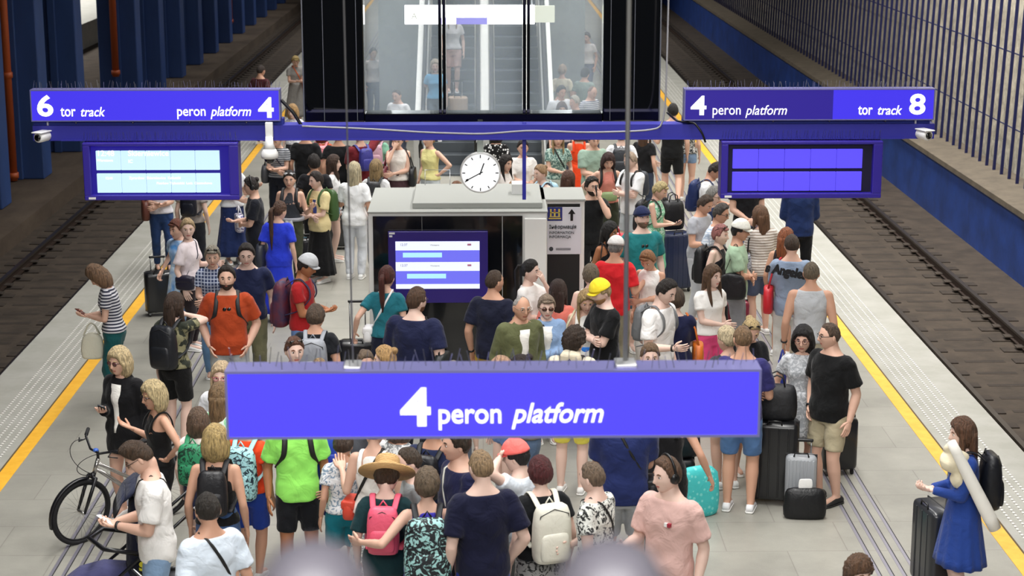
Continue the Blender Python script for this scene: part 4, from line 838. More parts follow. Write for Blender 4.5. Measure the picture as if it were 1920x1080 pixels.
def carry(kind, col, lab, pat, p):
    h, surf, J, hs = p['h'], p['surf'], p['J'], p['hs']; m = leather(col) if not pat else mat('bag_fabric', col, .6, bump=.2, bscale=14, pat=pat); st = mat('strap', col if kind[-1] != '*' else '111111', .6)
    kind = kind.rstrip('*'); k0 = kind[:-1]; s = 1 if kind.endswith('L') else -1
    if kind.startswith('backpack'):
        sz = {'S': .8, 'X': 1.15}.get(kind[-1], 1.0); w, d, H_ = .30 * sz, .17 * sz, .46 * sz; a, b, c = surf(.70 * h); y0 = b + c + .012 + d / 2 + .01; zt = .825 * h; zb = zt - H_
        body = G(); soft(body, 0, y0, zb, zt, w, d, top=.82); pk = G(); soft(pk, 0, y0 + d * .42, zb + .03, zb + H_ * .55, w * .78, d * .42)
        hd = G().tube([(-.03, y0 - d * .3, zt - .01), (0, y0 - d * .3, zt + .035), (.03, y0 - d * .3, zt - .01)], .007, 6)
        zp = G().tube([(-w * .43, y0 + d * .2, zb + H_ * .62), (-w * .38, y0 + d * .36, zt - .07), (0, y0 + d * .34, zt - .025), (w * .38, y0 + d * .36, zt - .07), (w * .43, y0 + d * .2, zb + H_ * .62)], .004, 5)
        L = [('body', body, m), ('front_pocket', pk, m), ('grab_handle', hd, st), ('zip', zp, mat('zip', '1a1a1c', .5))]
        for q in (1, -1):
            x = q * .058 * h; P = [(x * .8, y0 - d * .35, zt - .05), (x, .03 * h, .845 * h), (x * 1.02, -.01 * h, .848 * h), (x * 1.08, -surf(.79 * h)[1] - .022, .79 * h), (x * 1.22, -surf(.73 * h)[1] - .022, .72 * h), (q * (surf(.66 * h)[0] + .018), -.01 * h, .645 * h), (q * surf(.62 * h)[0] * .95, y0 - d * .4, .61 * h)]
            tt = np.linspace(0, 6, 31); P = np.stack([np.interp(tt, range(7), np.array(P)[:, i]) for i in range(3)], 1)
            for _ in range(3): P[1:-1] = (P[:-2] + P[2:] + 2 * P[1:-1]) / 4
            L.append(('shoulder_strap', G().tube(P, .023, 8, flat=.28, side=(1, 0, 0)), st))
        return place_parts(L, 'backpack', lab, 'backpack', p)
    if kind.startswith('cross'):
        a, b, c = surf(.56 * h); bx = s * (a + .05); w, d, H_ = .24, .09, .18; z0 = .49 * h; body = G(); soft(body, bx, -.03, z0, z0 + H_, d * 1.25, w, top=.9)
        t = np.linspace(0, 1, 15); f = []; r_ = []
        for side in (-1, 1):
            P = []
            for q in t:
                zz = z0 + H_ * .9 + (.845 * h - z0 - H_ * .9) * q; x = s * (a * .98) * (1 - q) + -s * .045 * h * q; aa, bb, cc = surf(zz); yy = side * (bb + .018) * math.sqrt(max(.02, 1 - (x / (aa + .012)) ** 2)) + cc
                if q > .93: yy = side * .03 * h * (1 - q) / .07; zz = .85 * h
                P.append((x, yy, zz))
            r_ += P if side < 0 else P[::-1]
        strap = G().tube(r_, .013, 6, flat=.35, side=(1, 0, 0)); flap = G(); flap.rbox(bx - d * .66, bx + d * .66, -.03 - w * .47, -.03 + w * .47, z0 + H_ * .5, z0 + H_ * .93, .02)
        return place_parts([('body', body, m), ('flap', flap, m), ('strap', strap, st)], 'crossbody_bag', lab, 'bag', p)
    if kind.startswith('tote'):
        a, b, c = surf(.60 * h); bx = s * (a + .075 + .02); w, d, H_ = .34, .12, .32; z1 = .66 * h; body = G(); soft(body, bx, .02, z1 - H_, z1, d, w, top=.95, taper=1.0); L = [('body', body, m)]
        for q in (-1, 1): L.append(('strap', G().tube([(bx, .02 + q * .1, z1 - .02), (bx * .85, q * .055, .75 * h), (s * .072 * h, q * .02, .842 * h), (s * .066 * h, 0, .848 * h)], .011, 6, flat=.4, side=(1, 0, 0)), st))
        return place_parts(L, 'shoulder_bag', lab, 'bag', p)
    if kind.startswith('hand') or kind.startswith('sack'):
        T = J[s][2]; w, d, H_ = (.32, .12, .28) if kind.startswith('hand') else (.25, .10, .30); tx, ty, tz = T[0] + s * .01, T[1], T[2] - .09 * hs; body = G(); soft(body, tx, ty, tz - .12 - H_, tz - .12, d, w, top=.95); L = [('body', body, m)]
        for q in (-1, 1): L.append(('handle', G().tube([(tx + q * .03, ty - .09, tz - .14), (tx + q * .01, ty - .04, tz - .03), (tx, ty, tz + .0), (tx + q * .01, ty + .04, tz - .03), (tx + q * .03, ty + .09, tz - .14)], .008, 6), st))
        return place_parts(L, 'carrier_bag' if kind.startswith('sack') else 'handbag', lab, 'bag', p)
    if kind == 'fanny':
        a, b, c = surf(.60 * h); body = G(); soft(body, 0, c - b - .05, .56 * h, .56 * h + .14, .25, .09); t = np.linspace(0, 2 * np.pi, 24)[:-1]
        belt = G().tube([((a + .022) * math.sin(i), -(b + .022) * math.cos(i) + c, .605 * h) for i in t], .016, 6, flat=.35, closed=True, side=(0, 0, 1))
        return place_parts([('body', body, m), ('belt', belt, st)], 'waist_bag', lab, 'bag', p)
    if kind.startswith('phone'):
        S, E, T, cu, a = J[s]; d = (T - E) / np.linalg.norm(T - E); ear = a in 'ef'
        u = np.array((0, .15, 1.0)) if ear else d * .85 + np.array((0, 0, .35)); u /= np.linalg.norm(u); n = np.array((-s, 0, 0)) if ear else np.cross(u, (1, 0, 0)); n = n / np.linalg.norm(n); t = np.cross(u, n)
        cpos = T + d * .085 * hs + (np.array((-s * .012, 0, .02)) if ear else np.array((0, -.0, .028)))
        g = G(); v = [cpos + u * i * .075 + t * j * .036 + n * k * .0045 for k in (-1, 1) for j in (-1, 1) for i in (-1, 1)]
        g.add(v, [(0, 1, 3, 2), (4, 6, 7, 5), (0, 4, 5, 1), (2, 3, 7, 6), (0, 2, 6, 4), (1, 5, 7, 3)]); sc_ = G(); v = [cpos + u * i * .068 + t * j * .032 + n * (k * .0008 - .0052) for k in (-1, 1) for j in (-1, 1) for i in (-1, 1)]
        sc_.add(v, [(0, 1, 3, 2), (4, 6, 7, 5), (0, 4, 5, 1), (2, 3, 7, 6), (0, 2, 6, 4), (1, 5, 7, 3)])
        return place_parts([('phone_case', g, mat('phone_case', col, .35)), ('phone_screen', sc_, mat('phone_screen', '0c0e14', .1))], 'phone', lab, 'phone', p)
def suitcase(u, v, w, d, H_, col, lab, rz=0, handle=.0, ribs=0, accent=None, z=0, grp=None, xy=None):
    X, Y = xy if xy else ground(u, v, z); r = empty('suitcase', (X, Y, z), R(rz), lab, 'suitcase', grp); m = mat('case_shell', col, .32, coat=.2); z0 = .05
    b = G().rbox(-w / 2, w / 2, -d / 2, d / 2, z0, z0 + H_, .05)
    for k in range(ribs):
        x = -w / 2 + (k + 1) * w / (ribs + 1); b.rbox(x - .008, x + .008, -d / 2 - .006, d / 2 + .006, z0 + .04, z0 + H_ - .04, .004)
    obj('shell', b, m, r); obj('zip_seam', G().rbox(-w / 2 - .003, w / 2 + .003, -.006, .006, z0 + .01, z0 + H_ + .003, .004), mat('seam', accent or '18181a', .5), r)
    obj('side_handle', G().tube([(-.07, -d / 2 + .02, z0 + H_ * .98), (-.06, -d / 2 + .02, z0 + H_ + .025), (.06, -d / 2 + .02, z0 + H_ + .025), (.07, -d / 2 + .02, z0 + H_ * .98)], .009, 6), BLK, r)
    if handle:
        g = G(); 
        for s in (-1, 1): g.tube([(s * .09, d / 2 - .04, z0 + H_ - .02), (s * .09, d / 2 - .04, z0 + H_ + handle)], .008, 6)
        obj('handle_rods', g, STEEL, r); obj('handle_grip', G().rbox(-.11, .11, d / 2 - .055, d / 2 - .025, z0 + H_ + handle - .01, z0 + H_ + handle + .02, .01), BLK, r)
    for sx_ in (-1, 1):
        for sy in (-1, 1): 
            g = G().rings([(sx_ * (w / 2 - .05) - .012, sy * (d / 2 - .04), .027), (sx_ * (w / 2 - .05) + .012, sy * (d / 2 - .04), .027)], [(0, .026, 0)] * 2, [(0, 0, .026)] * 2, 14).box(sx_ * (w / 2 - .05) - .015, sx_ * (w / 2 - .05) + .015, sy * (d / 2 - .04) - .014, sy * (d / 2 - .04) + .014, .03, .06); obj('wheel', g, BLK, r, smooth=False)
    return r
def groundbag(u, v, w, d, H_, col, lab, name='bag', rz=0, pat=None, top=.85, straps=True, xy=None, z=0):
    X, Y = xy if xy else ground(u, v, z); r = empty(name, (X, Y, z), R(rz), lab, 'bag'); m = leather(col) if not pat else mat('bag_fabric', col, .6, bump=.2, bscale=14, pat=pat)
    b = G(); soft(b, 0, 0, 0, H_, w, d, top=top); obj('body', b, m, r)
    if straps:
        for s in (-1, 1): obj('handle', G().tube([(-w * .2, s * d * .2, H_ * .93), (-w * .15, s * d * .3, H_ + .08), (0, s * d * .3, H_ + .11), (w * .15, s * d * .3, H_ + .08), (w * .2, s * d * .2, H_ * .93)], .008, 6), m, r)
    return r
# ================================================================== THE CROWD
# u, v = crown of the head in the photograph, height, facing (0 = towards the viewer, 90 = to the right, 180 = away)
P = person
# ---- left front
P(228,652,1.67,-28,'f','bob:dcc28f','blazer:0e0e12','hot:6f8296','d p','person in long black blazer and denim shorts holding a phone',(-8,6),skin=1,ex='sun:5a3a3a',bags=[('phoneR','555a60','phone in the hand of the blonde person in black blazer')])
P(208,492,1.68,-88,'f','bob:8a6648','tee:c9c9cf:stripes:23263a','wide:0f4d50','P P','person in striped t-shirt and teal trousers bending over a phone',(0,38),skin=1,lean=.12,shoes='222222',bags=[('phoneL','6b3a30','phone held by the person in striped t-shirt'),('sackR','d8d6c4','cream cloth bag hanging from the arm of the person in teal trousers')])
P(322,552,1.66,158,'f','long_m:4a3528','tee:2b2f26:camo:8b8768','shorts:0c0c0e','d e','person in camouflage blouse and black shorts phoning beside the yellow line',(-25,4),skin=3,shoes='ddd',bags=[('backpack','1b1d22','black backpack worn over the camouflage blouse'),('phoneR','2a2a2e','phone at the ear of the person in camouflage blouse')])
P(294,715,1.62,-62,'f','bob:d9c08a','tank:101012','trousers:121215','h x','person with blonde hair and dark glasses in black tank top beside the bicycle',(6,8),skin=2,ex='glasses:2a2326')
P(371,770,1.40,165,'k','bob:6f5440','tee:efe3dc','shorts:3a3f60','d d','child in pale t-shirt with purple straps behind the blonde in black tank top',(25,5),skin=3,bags=[('backpackS','2f8f62','green and black backpack with lettering on the child by the bicycle',('floral','123a2a'))])
P(416,679,1.62,5,'f','long_m:d8ba90','tee:e8eaf0','shorts:3a3f55','d d','person with pink glasses half hidden by the left end of the largest sign',(-8,5),skin=3,ex='glasses:b05068')
P(410,722,1.60,160,'f','long_m:8a6c48','tee:dfe8e0:floral:8ad0a0','shorts:14161a','d d','person with long light brown hair partly behind the largest sign at left',(20,10),skin=3)
P(286,820,1.83,-78,'m','quiff:4a3422','loose:f1efec','jeans:87a3c4','P P','person in white t-shirt with quiff and glasses using a phone beside the bicycle',(-4,34),skin=1,lean=.05,ex='glasses:3a2c28 watch:222222:L',bags=[('phoneL','eef0f2','white phone held by the person with quiff'),('crossR*','26262a','small black crossbody bag of the person with quiff')])
P(402,803,1.68,178,'f','bob:c8a867','tank:0d0d10','hot:3f5a86','d d','person with blonde bob in black tank top seen from behind',(0,0),skin=2,bags=[('backpackS','1a1a1e','small black leather backpack on the black tank top')])
P(390,926,1.78,-140,'m','buzz:2e2620','loose:d3deea','jeans:55637c','d d','person in pale blue t-shirt with diagonal black strap at the bottom left',(-20,8),skin=2,ex='glasses:c8c8c8',bags=[('crossR*','1b1b20','dark sling bag on the pale blue t-shirt')])
P(462,770,1.52,165,'k','short:5a4432','tee:f04a22','shorts:24409a','d d','child in orange t-shirt and blue shorts below the left end of the largest sign',(15,5),skin=2,bags=[('backpack','a9dce2','pale blue and pink patterned backpack on the orange t-shirt',('floral','1c3040'))])
P(553,744,1.70,12,'m','short:5a4432','loose:9bf06a','shorts:0c0e14','d d','person in neon green t-shirt and black shorts',(0,20),skin=4,bags=[('backpackS*','1c2a52','dark navy backpack behind the neon green t-shirt')])
P(598,745,1.66,200,'m','short:4a382a','tee:2440b0','shorts:26408e','d d','person in blue t-shirt behind the neon green one',(0,10),skin=4,shoes='2f7fd0',bags=[('backpackS','2a46b4','blue backpack right of the neon green t-shirt')])
P(642,812,1.42,-160,'k','short:4a382c','tee:e2e4e6:floral:7f95a8','shorts:0f7282','d n','child in white printed t-shirt and teal shorts',(-20,20),skin=2)
P(700,782,1.72,165,'f','bun_f:6a4a34','tank:eeeae4','maxi:e2ded6:floral:8b95a0','x x','person in white tank top with black straps right of the child in teal shorts',(10,15),skin=1,bags=[('crossL*','d24a38','small red bag with black straps over the white tank top')])
P(722,866,1.66,176,'f','short:46301f','loose:123338','trousers:101216','d d','person in straw hat and dark green top with a pink backpack',(0,36),skin=3,ex='straw:c9a470',bags=[('backpackS','e9607c','coral pink backpack of the person in straw hat')])
P(776,836,1.72,-78,'m','buzz:4a3a2c','tee:9fa4a6','shorts:3a3f36','d F','person with glasses and grey t-shirt behind the straw hat, seen in profile',(0,12),skin=3,ex='glasses:40405a')
P(800,882,1.66,182,'f','short_f:75624c','tank:4038a8','jeans:2a36a0','W d','person in purple tank top embracing the one in straw hat',(-6,6),skin=1,bags=[('backpackX','14181e','large black and teal patterned backpack at the bottom',('floral','9fcfcd'))])
P(848,802,1.86,-66,'m','short:3a2c20','loose:12163a','trousers:0f1118','n d','tall person in navy t-shirt with pale strap across the back',(-10,4),skin=1,g=1.15,ex='band',bags=[('crossL','c9ccc2','black sling bag with a broad pale strap on the tall navy t-shirt',('stripes','3a4248'))])
P(905,846,1.76,196,'m','buzz:a58660','loose:111430','jeans:1838a8','d k','person in navy t-shirt and bright blue trousers holding a hand at the bottom',(10,4),skin=3)
P(1015,861,1.64,200,'f','short:5a1c20','tee:0f1216','maxi:9a9a98:floral:2a2a2c','d d','person with dark red short hair in black t-shirt',(-10,8),skin=3,g=1.3,bags=[('backpack','e4e2d4','cream white backpack on the black t-shirt')])
P(976,828,1.68,-110,'m','short:1f1a1c','tee:dfe8f2','shorts:8a8c8a','U F','person in coral cap and pale t-shirt under the largest sign',(0,10),skin=3,ex='cap:f2706a')
P(1118,867,1.70,-122,'m','buzz:7a6450','tee:dcded8:floral:2a2c2c','shorts:3a3c44','d n','person in black and white printed t-shirt with neon green strap',(-6,8),skin=3,bags=[('crossR*','26242c','black bag slung over the black and white printed t-shirt')])
P(1172,727,1.86,180,'m','short:3a2c20','loose:1e2a5c','shorts:9a9ea2','n n','broad person in dark blue t-shirt and grey shorts seen from behind below the largest sign',(0,5),skin=2,g=1.25,bags=[('crossR*','15171c','black sling bag of the broad person in dark blue')])
P(1258,858,1.82,-38,'m','short:6a4a34','loose:d8b2aa','shorts:cfc8b8','d F','person in dusty pink t-shirt wearing headphones',(-25,6),skin=3,ex='phones logo')
P(1605,1041,1.52,15,'k','mop:6b4a32','tee:5a6a80','shorts:33363e','d d','child with tousled brown hair at the bottom edge right',(10,10),skin=3)
P(1252,722,1.70,170,'f','long_m:2a2220','tank:141418','wide:111114','d g','person in black trousers carrying bags below the largest sign',(0,0),skin=2)
P(745,770,1.66,150,'f','bob:6a5040','tee:e4e6e6:floral:8a8f92','wide:e6e2da','n n','person in white patterned blouse behind the profile with glasses',(0,0),skin=2)
P(812,775,1.70,160,'m','short:2a2220','tee:1e2748','shorts:1c1e28','d d','person in navy top behind the tall navy t-shirt',(0,0),skin=2,bags=[('backpackS','14161b','black backpack behind the profile with glasses')])
# ---- right front
P(1562,605,1.80,-52,'m','buzz:5a4434','loose:0b0c0e','shorts:b3a88c','d k','person in black t-shirt and khaki shorts standing right of the luggage',(-30,4),skin=1,g=1.16,shoes='1b1b1d',ex='glasses:2a2a2a watch:16181c:R')
P(1508,611,1.66,-6,'f','bob:141012','dressm:a3a7ac:floral:c9ccd0','none','d k','person in grey floral mini dress with glasses beside the black t-shirt',(-14,8),skin=1,ex='glasses:5a2a30')
P(1815,785,1.66,-92,'f','long_m:6a4630','dressk_s:23408a','none','P P','person in long blue dress at the right edge',(0,8),skin=3,shoes='333333',bags=[('backpack','14161c','black backpack on the blue dress')])
P(1395,612,1.82,165,'m','buzz:8a6a48','loose:2c2a62','shorts:4e6f9c','n F','person in dark purple t-shirt behind the right end of the largest sign',(20,8),skin=2,shoes='e8e8ea')
P(1368,614,1.64,-168,'f','pony_l:d8c49a','tee:36363e','hot:4a5a70','d n','person with long blonde ponytail behind the right end of the largest sign',(30,5),skin=1,bags=[('toteR','c8bc98','beige shoulder bag under the blonde ponytail')])
P(1404,590,1.66,12,'f','bun:cdb078','tee:15151a','hot:22252c','P P','person in black t-shirt with sunglasses on blonde hair using a phone',(0,30),skin=1,ex='suntop:15120f watch:15151a:L',bags=[('phoneL','7a3a44','phone with reddish case by the sunglasses on blonde hair')])
P(1522,492,1.80,172,'m','buzz:7a6a54','vest:b9bcc0','shorts:a69f8c','d d','person in grey sleeveless shirt and khaki shorts seen from behind',(0,4),skin=2,g=1.1,ex='watch:16181c:L',bags=[('sackL','1c2f8a','blue carrier bag held by the person in grey sleeveless shirt')])
P(1486,440,1.82,168,'m','buzz:4a3628','loose:8d9db4','jeans:d2d3cf','n n','person in grey-blue t-shirt with black lettering on the back',(10,6),skin=1,bags=[('toteL','c0202c','bright red bag on the shoulder of the lettered t-shirt')])
P(1430,388,1.70,-168,'f','long_m:7a5236','loose:e6e0da:stripes:a79a8e','shorts:54607a','n n','person with wavy brown hair in white top with broad brown stripes',(20,8),skin=1,bags=[('toteL*','9c9ea6','grey patterned bag below the broad brown stripes',('floral','2a2c34'))])
P(1472,430,1.62,150,'f','long_m:a2552c','tank:2a2022','shorts:c9b4a4','d d','person with auburn hair and sunglasses beside the brown striped top',(0,10),skin=2,ex='suntop:15120f')
P(1503,318,1.80,178,'m','short:2a221c','jacket:1c3060','trousers:0d0f16','j j','person in navy jacket and black trousers behind the right departure board',(0,0),skin=2,shoes='15151a')
P(1402,305,1.82,10,'m','short:3a2c20','tee:14151a','shorts:4f5f88','j j','person in black t-shirt with joined hands behind the right departure board',(0,0),skin=1,ex='watch:16181c:L')
P(1328,300,1.78,66,'m','short:2a201c','tee:eceef0','shorts:3a4256','P P','person in white t-shirt with navy backpack left of the right board',(0,34),skin=2,lean=.06,bags=[('backpack','20305e','navy blue backpack left of the right board')])
P(1312,363,1.76,52,'m','short:4a3628','tee:a9abb2','jeans:b9bbc0','k F','person in grey t-shirt looking down, left of the plaid shirt',(0,24),skin=2,lean=.04)
P(1332,349,1.70,62,'m','short:8f8d88','tee:1f3058','trousers:3c4250','d d','person with grey hair in navy top behind the plaid shirt',(0,16),skin=3,ex='glasses:554433')
P(1342,381,1.74,60,'m','short:4a453f','polo:dce2ea:plaid:a9b8cc','trousers:8d8f94','k d','person with glasses in white checked shirt and grey trousers',(0,14),skin=2,lean=.05,ex='glasses:2a2a2a')
P(1347,422,1.65,62,'f','short_f:b06a66','tank:141418','trousers:16171c','d d','person with pink-tinted hair in black tank top',(0,4),skin=3,ex='suntop:15120f',bags=[('backpack','15161a','black backpack on the person with pink-tinted hair')])
P(1383,413,1.74,76,'m','short:1a1614','loose:a3bfa2','jeans:83858a','n n','person in white cap and sage green t-shirt',(0,8),skin=2,ex='cap:e6e6dc glasses:2a2a2a',bags=[('toteR*','141519','large black duffel bag on the sage green t-shirt with cap')])
P(1333,498,1.66,28,'f','long_l:6a4a30','tee:f0eeea','wide:d8487c','d n','person with long brown hair in white t-shirt and pink trousers',(14,2),skin=3)
P(1268,543,1.66,178,'f','short_f:4f3b2a','loose:151a3c','wide:a09a84','h n','person in navy t-shirt with an orange handbag seen from behind',(0,5),skin=3,g=1.15,bags=[('toteR','c0641c','orange leather handbag on the navy t-shirt')])
P(1236,519,1.80,52,'m','short:241a16','loose:eceae8','jeans:9a9c96','d F','person in white t-shirt with grey backpack looking down',(0,24),skin=3,lean=.04,ex='watch:202020:R',bags=[('backpackS','6b6d70','grey backpack on the white t-shirt')])
P(1222,463,1.60,-30,'f','short_f:a06a40','vest:eeece8','wide:e6e4e0','n d','person in white sleeveless top with short auburn hair looking down',(0,30),skin=2,lean=.06)
P(1204,391,1.84,12,'m','buzz:4a3a2c','loose:1d7478','shorts:3a5a68','d d','person in teal t-shirt and navy cap',(10,-12),skin=3,g=1.12,ex='cap:1a2348 beard:6a5444 neck:111111')
P(1153,446,1.74,168,'m','buzz:8a8684','loose:d2222a','trousers:8f8a74','d x','person in bright red shirt and white cap seen from behind',(-8,14),skin=2,ex='cap:dcdad8')
P(1135,523,1.80,-66,'m','short:c8a878','loose:0c0d10','jeans:15161c','c c','person in yellow cap and black t-shirt with folded arms',(0,18),skin=3,ex='cap:f0d832 beard:a07850',bags=[])
P(1098,540,1.68,-5,'f','long_l:c2a068','tank:e8e6e0','maxi:2872c8','d d','person with long blonde hair in white top and blue skirt behind the yellow cap',(12,20),skin=1,bags=[('toteR','cfc6a8','beige shoulder bag beside the blue skirt')])
P(1108,498,1.66,175,'f','short_f:7a6a54','tank:d9d9d6','wide:c9c9c4','d d','person in pale top with short ash hair left of the red shirt',(0,10),skin=3)
P(1073,618,1.66,168,'m','curly:3a281c','hoodie:d8cfb8','shorts:e2d65a','d d','person with curly dark hair in cream hooded top above the largest sign',(-30,6),skin=3,bags=[('backpackS','2a2426','dark backpack on the cream hooded top')])
P(1045,528,1.66,174,'f','long_m:3a231c','tee:e07a6c','jeans:6a5a60','d d','person with dark auburn hair in coral top',(-10,6),skin=1)
P(1024,553,1.62,6,'f','short_f:9b8670','jacket:8aa6cc','trousers:c9c6c0','n d','older person in pale denim jacket and sunglasses',(0,6),skin=3,ex='sun:4a2a20',bags=[('crossL*','b9a890','small beige bag of the person in denim jacket')])
P(975,553,1.74,22,'m','bald:b8b4ae','jacket:5e6242','trousers:6a6a5a','d d','older person with grey hair and glasses in olive jacket',(4,8),skin=2,ex='glasses:8a7a6a')
P(990,488,1.70,68,'f','pony_l:18120f','loose:ece9e6','shorts:d8d4cc','f n','person with long black ponytail in white t-shirt before the kiosk',(0,4),skin=3)
P(924,507,1.82,158,'m','buzz:4a3628','loose:12162c','shorts:b0901e','d d','person in navy t-shirt and mustard shorts before the screen',(-30,0),skin=2,ex='watch:16181c:L')
P(777,542,1.84,160,'m','short:5a3e2a','loose:151b3c','trousers:171a26','F d','broad person in navy t-shirt with beard before the screen',(-28,4),skin=3,g=1.65,ex='glasses:2a2a2a beard:6a4630',bags=[('toteR*','23282a','dark green shoulder bag on the broad navy t-shirt')])
P(723,501,1.68,172,'f','pony_m:5a241c','tee:1f6a78','jeans:161c34','o d','person in teal t-shirt with dark red ponytail gripping a suitcase handle',(-10,4),skin=1,bags=[('crossL','e8e8ea','small white crossbody bag on the teal t-shirt')])
P(683,656,1.50,15,'k','bun:7a6450','tee:c9b8b0','shorts:60646c','d d','child with pulled back hair above the largest sign, beside the thin wire',(5,8),skin=1)
P(728,650,1.66,-95,'f','bun:c89a5e','tee:cfc8c0','jeans:5a6474','d d','person with wavy golden hair above the largest sign',(0,6),skin=3)
P(848,682,1.60,175,'f','short:8c8076','tee:9a9490','jeans:5a6474','d d','person whose grey-brown crown just shows above the largest sign',(0,0),skin=3)
P(988,664,1.66,-70,'f','bun:2a1c18','tee:6a6460','shorts:4a5c74','f d','person with dark hair and raised sunglasses above the largest sign',(0,16),skin=3,ex='suntop:15120f')
P(950,668,1.58,-60,'f','bob:c79a78','tee:c9b0a4','hot:5a7bb0','d d','person with reddish fair hair above the largest sign, left of the dark hair',(0,20),skin=3)
P(1218,643,1.66,4,'f','pony_m:7a5c40','tee:ece8e4','jeans:5a6474','d e','person with ponytail on the phone above the largest sign',(0,6),skin=3,bags=[('phoneR','22242a','phone of the person with ponytail above the sign')])
P(550,632,1.70,14,'f','bun:6a3e2a','tank:7c7f80','jeans:3a4458','d d','person in grey tank top with sunglasses on the head',(6,4),skin=3,ex='suntop:15120f')
P(598,676,1.42,178,'k','short:a8865c','tee:8a9098','shorts:44506a','d d','child with fair hair behind the grey tank top',(0,0),skin=3)
P(590,574,1.66,176,'m','short:5a4636','tee:14161c','shorts:3a4256','d d','person in black t-shirt with light grey backpack',(0,14),skin=2,bags=[('backpack','8c9098','light grey backpack on the black t-shirt')])
P(563,476,1.76,78,'m','short:2a1e18','tee:a61e22','jeans:5f7fb2','P P','person in red t-shirt and pale grey cap',(0,20),skin=4,lean=.03,ex='cap:b9bcc0',bags=[('backpackX','2a2a4c','large navy and maroon backpack on the red t-shirt',('tie','6a2630'))])
P(425,499,1.82,2,'m','short:2e221c','loose:a8401c','shorts:a3a7a8','k k','bearded person in rust orange t-shirt and grey shorts',(0,2),skin=1,g=1.2,ex='beard:33241c neck:111111',bags=[('backpack','17191d','dark backpack of the person in rust orange')])
P(462,455,1.80,4,'m','short:2e2420','polo:171f40','trousers:77755a','d k','broad person in navy shirt behind the rust orange t-shirt',(0,14),skin=3,g=1.35)
P(398,461,1.62,2,'f','short_f:9a917f','polo:3a4566:plaid:b9c2d4','jeans:6f95c0','n j','person in navy checked shirt with sunglasses on grey hair',(4,8),skin=1,g=1.1,ex='suntop:15120f')
P(351,410,1.70,75,'f','bun:c9a878','loose:e4d8dc','slim:2e262a','F d','person in white t-shirt and dark trousers looking back, with a dark bag',(-62,4),skin=3,bags=[('crossR','1f1d30','dark indigo bag at the hip of the white t-shirt')])
P(335,411,1.62,-30,'f','short_f:7a3e2a','dressl:5b9ade:tie:d4e6f4','none','d o','person in blue and white tie-dye dress pulling a suitcase',(-10,10),skin=1)
P(520,379,1.64,170,'f','pony_l:5a3a28','loose:2438c4','maxi:2438c4','d d','person in bright blue dress with a long braid',(-30,8),skin=1,bags=[('toteL*','2f323c','dark grey shoulder bag on the bright blue dress')])
P(476,332,1.74,-82,'m','bun:241a1a','loose:171a24','trousers:111318','n P','person in dark t-shirt with bun and headphones beside the left board',(0,12),skin=1,ex='phones')
P(543,320,1.70,-6,'f','bun:241815','crop:3a3d44','trousers:3c4030','x d','person in charcoal sleeveless top with a sweatshirt tied at the waist',(4,6),skin=1,ex='suntop:ccccd0 tied:9fa0a8',bags=[('backpackS','1a1a1e','small black backpack of the person in charcoal top')])
P(597,322,1.68,-42,'f','short:2a1c18','loose:e0cf9c','maxi:0d0d10','n n','person in pale yellow printed t-shirt and long black skirt',(-20,10),skin=3,ex='print',bags=[('backpack','3c5a30','green backpack behind the pale yellow t-shirt')])
P(622,292,1.66,92,'f','long_m:4a3226','tee:eceef0','hot:7f9cc0','d d','person with brown hair in white t-shirt and denim shorts',(0,2),skin=3)
P(589,291,1.74,178,'m','short:241a18','tee:17171c','trousers:15161b','d d','person in black t-shirt behind the green backpack',(20,0),skin=2)
P(663,306,1.74,172,'f','long_m:d8c8a0','loose:eef0f2','jeans:d4d8de','F d','person in white t-shirt and pale jeans with light blonde hair',(0,4),skin=2,ex='watch:1a1a1e:R',bags=[])
P(704,301,1.66,170,'f','long_l:a88a5c','tee:d9dadc','jeans:8a8f98','d d','person with long dark blonde hair and black straps',(0,0),skin=3,bags=[('backpackS','26282c','dark backpack under the long dark blonde hair')])
P(432,290,1.70,22,'f','bob:4a3426','tee:e4e8ee','maxi:1f2f5e','x n','person in white t-shirt and long navy skirt behind the left board',(0,0),skin=1,bags=[('handR','e8e6ee','white and purple patterned bag before the navy skirt',('floral','4a3a80'))])
P(298,302,1.68,14,'f','bob:4a3426','tee:e0dfe8','slim:26406f','n P','person in blue jeans and white top behind the left board',(0,0),skin=1,shoes='1b1b1e',legs='c',bags=[('toteR','6e4238','brown shoulder bag of the person in blue jeans')])
P(358,318,1.66,172,'f','bob:5a4a3a','tee:a39a94','trousers:22242c','d d','person in grey-brown top behind the left board',(0,0),skin=3,bags=[('backpackS','1a1c28','black backpack of the grey-brown top')])
# ---- far left
P(553,103,1.64,18,'f','short_f:c2a460','dressl:8f8c88','none','P P','person in long grey dress with short fair hair on the far left platform',(-4,26),skin=1,bags=[('crossL','d8652a','orange round bag beside the long grey dress')])
P(487,122,1.74,150,'m','buzz:3a2a22','tee:4a2026','trousers:22242c','d d','person in dark maroon t-shirt above the left sign',(0,10),skin=2)
P(521,246,1.66,-20,'f','short_f:b08848','tee:a6a8ac:stripes:4a4e58','trousers:141824','P n','person in grey striped shirt under the dome camera',(0,26),skin=1,bags=[('crossL','1c2038','navy crossbody bag of the grey striped shirt'),('toteR*','45464a','large dark grey tote left of the dome camera')])
P(550,196,1.60,-20,'f','bob:c79a60','tee:e4e4e8:floral:a9aab8','trousers:33363e','d d','person in white blouse left of the dark glazed block',(0,10),skin=3)
P(572,236,1.74,176,'m','short:1f1a18','loose:101114','trousers:0f1013','d d','person all in black left of the pink backpack',(0,0),skin=2)
P(602,238,1.70,176,'f','bob:7a3e24','tee:b0563a','jeans:23262e','d d','person in terracotta top with pink backpack under the beam',(0,0),skin=2,bags=[('backpack','e88c94','pale pink backpack under the beam')])
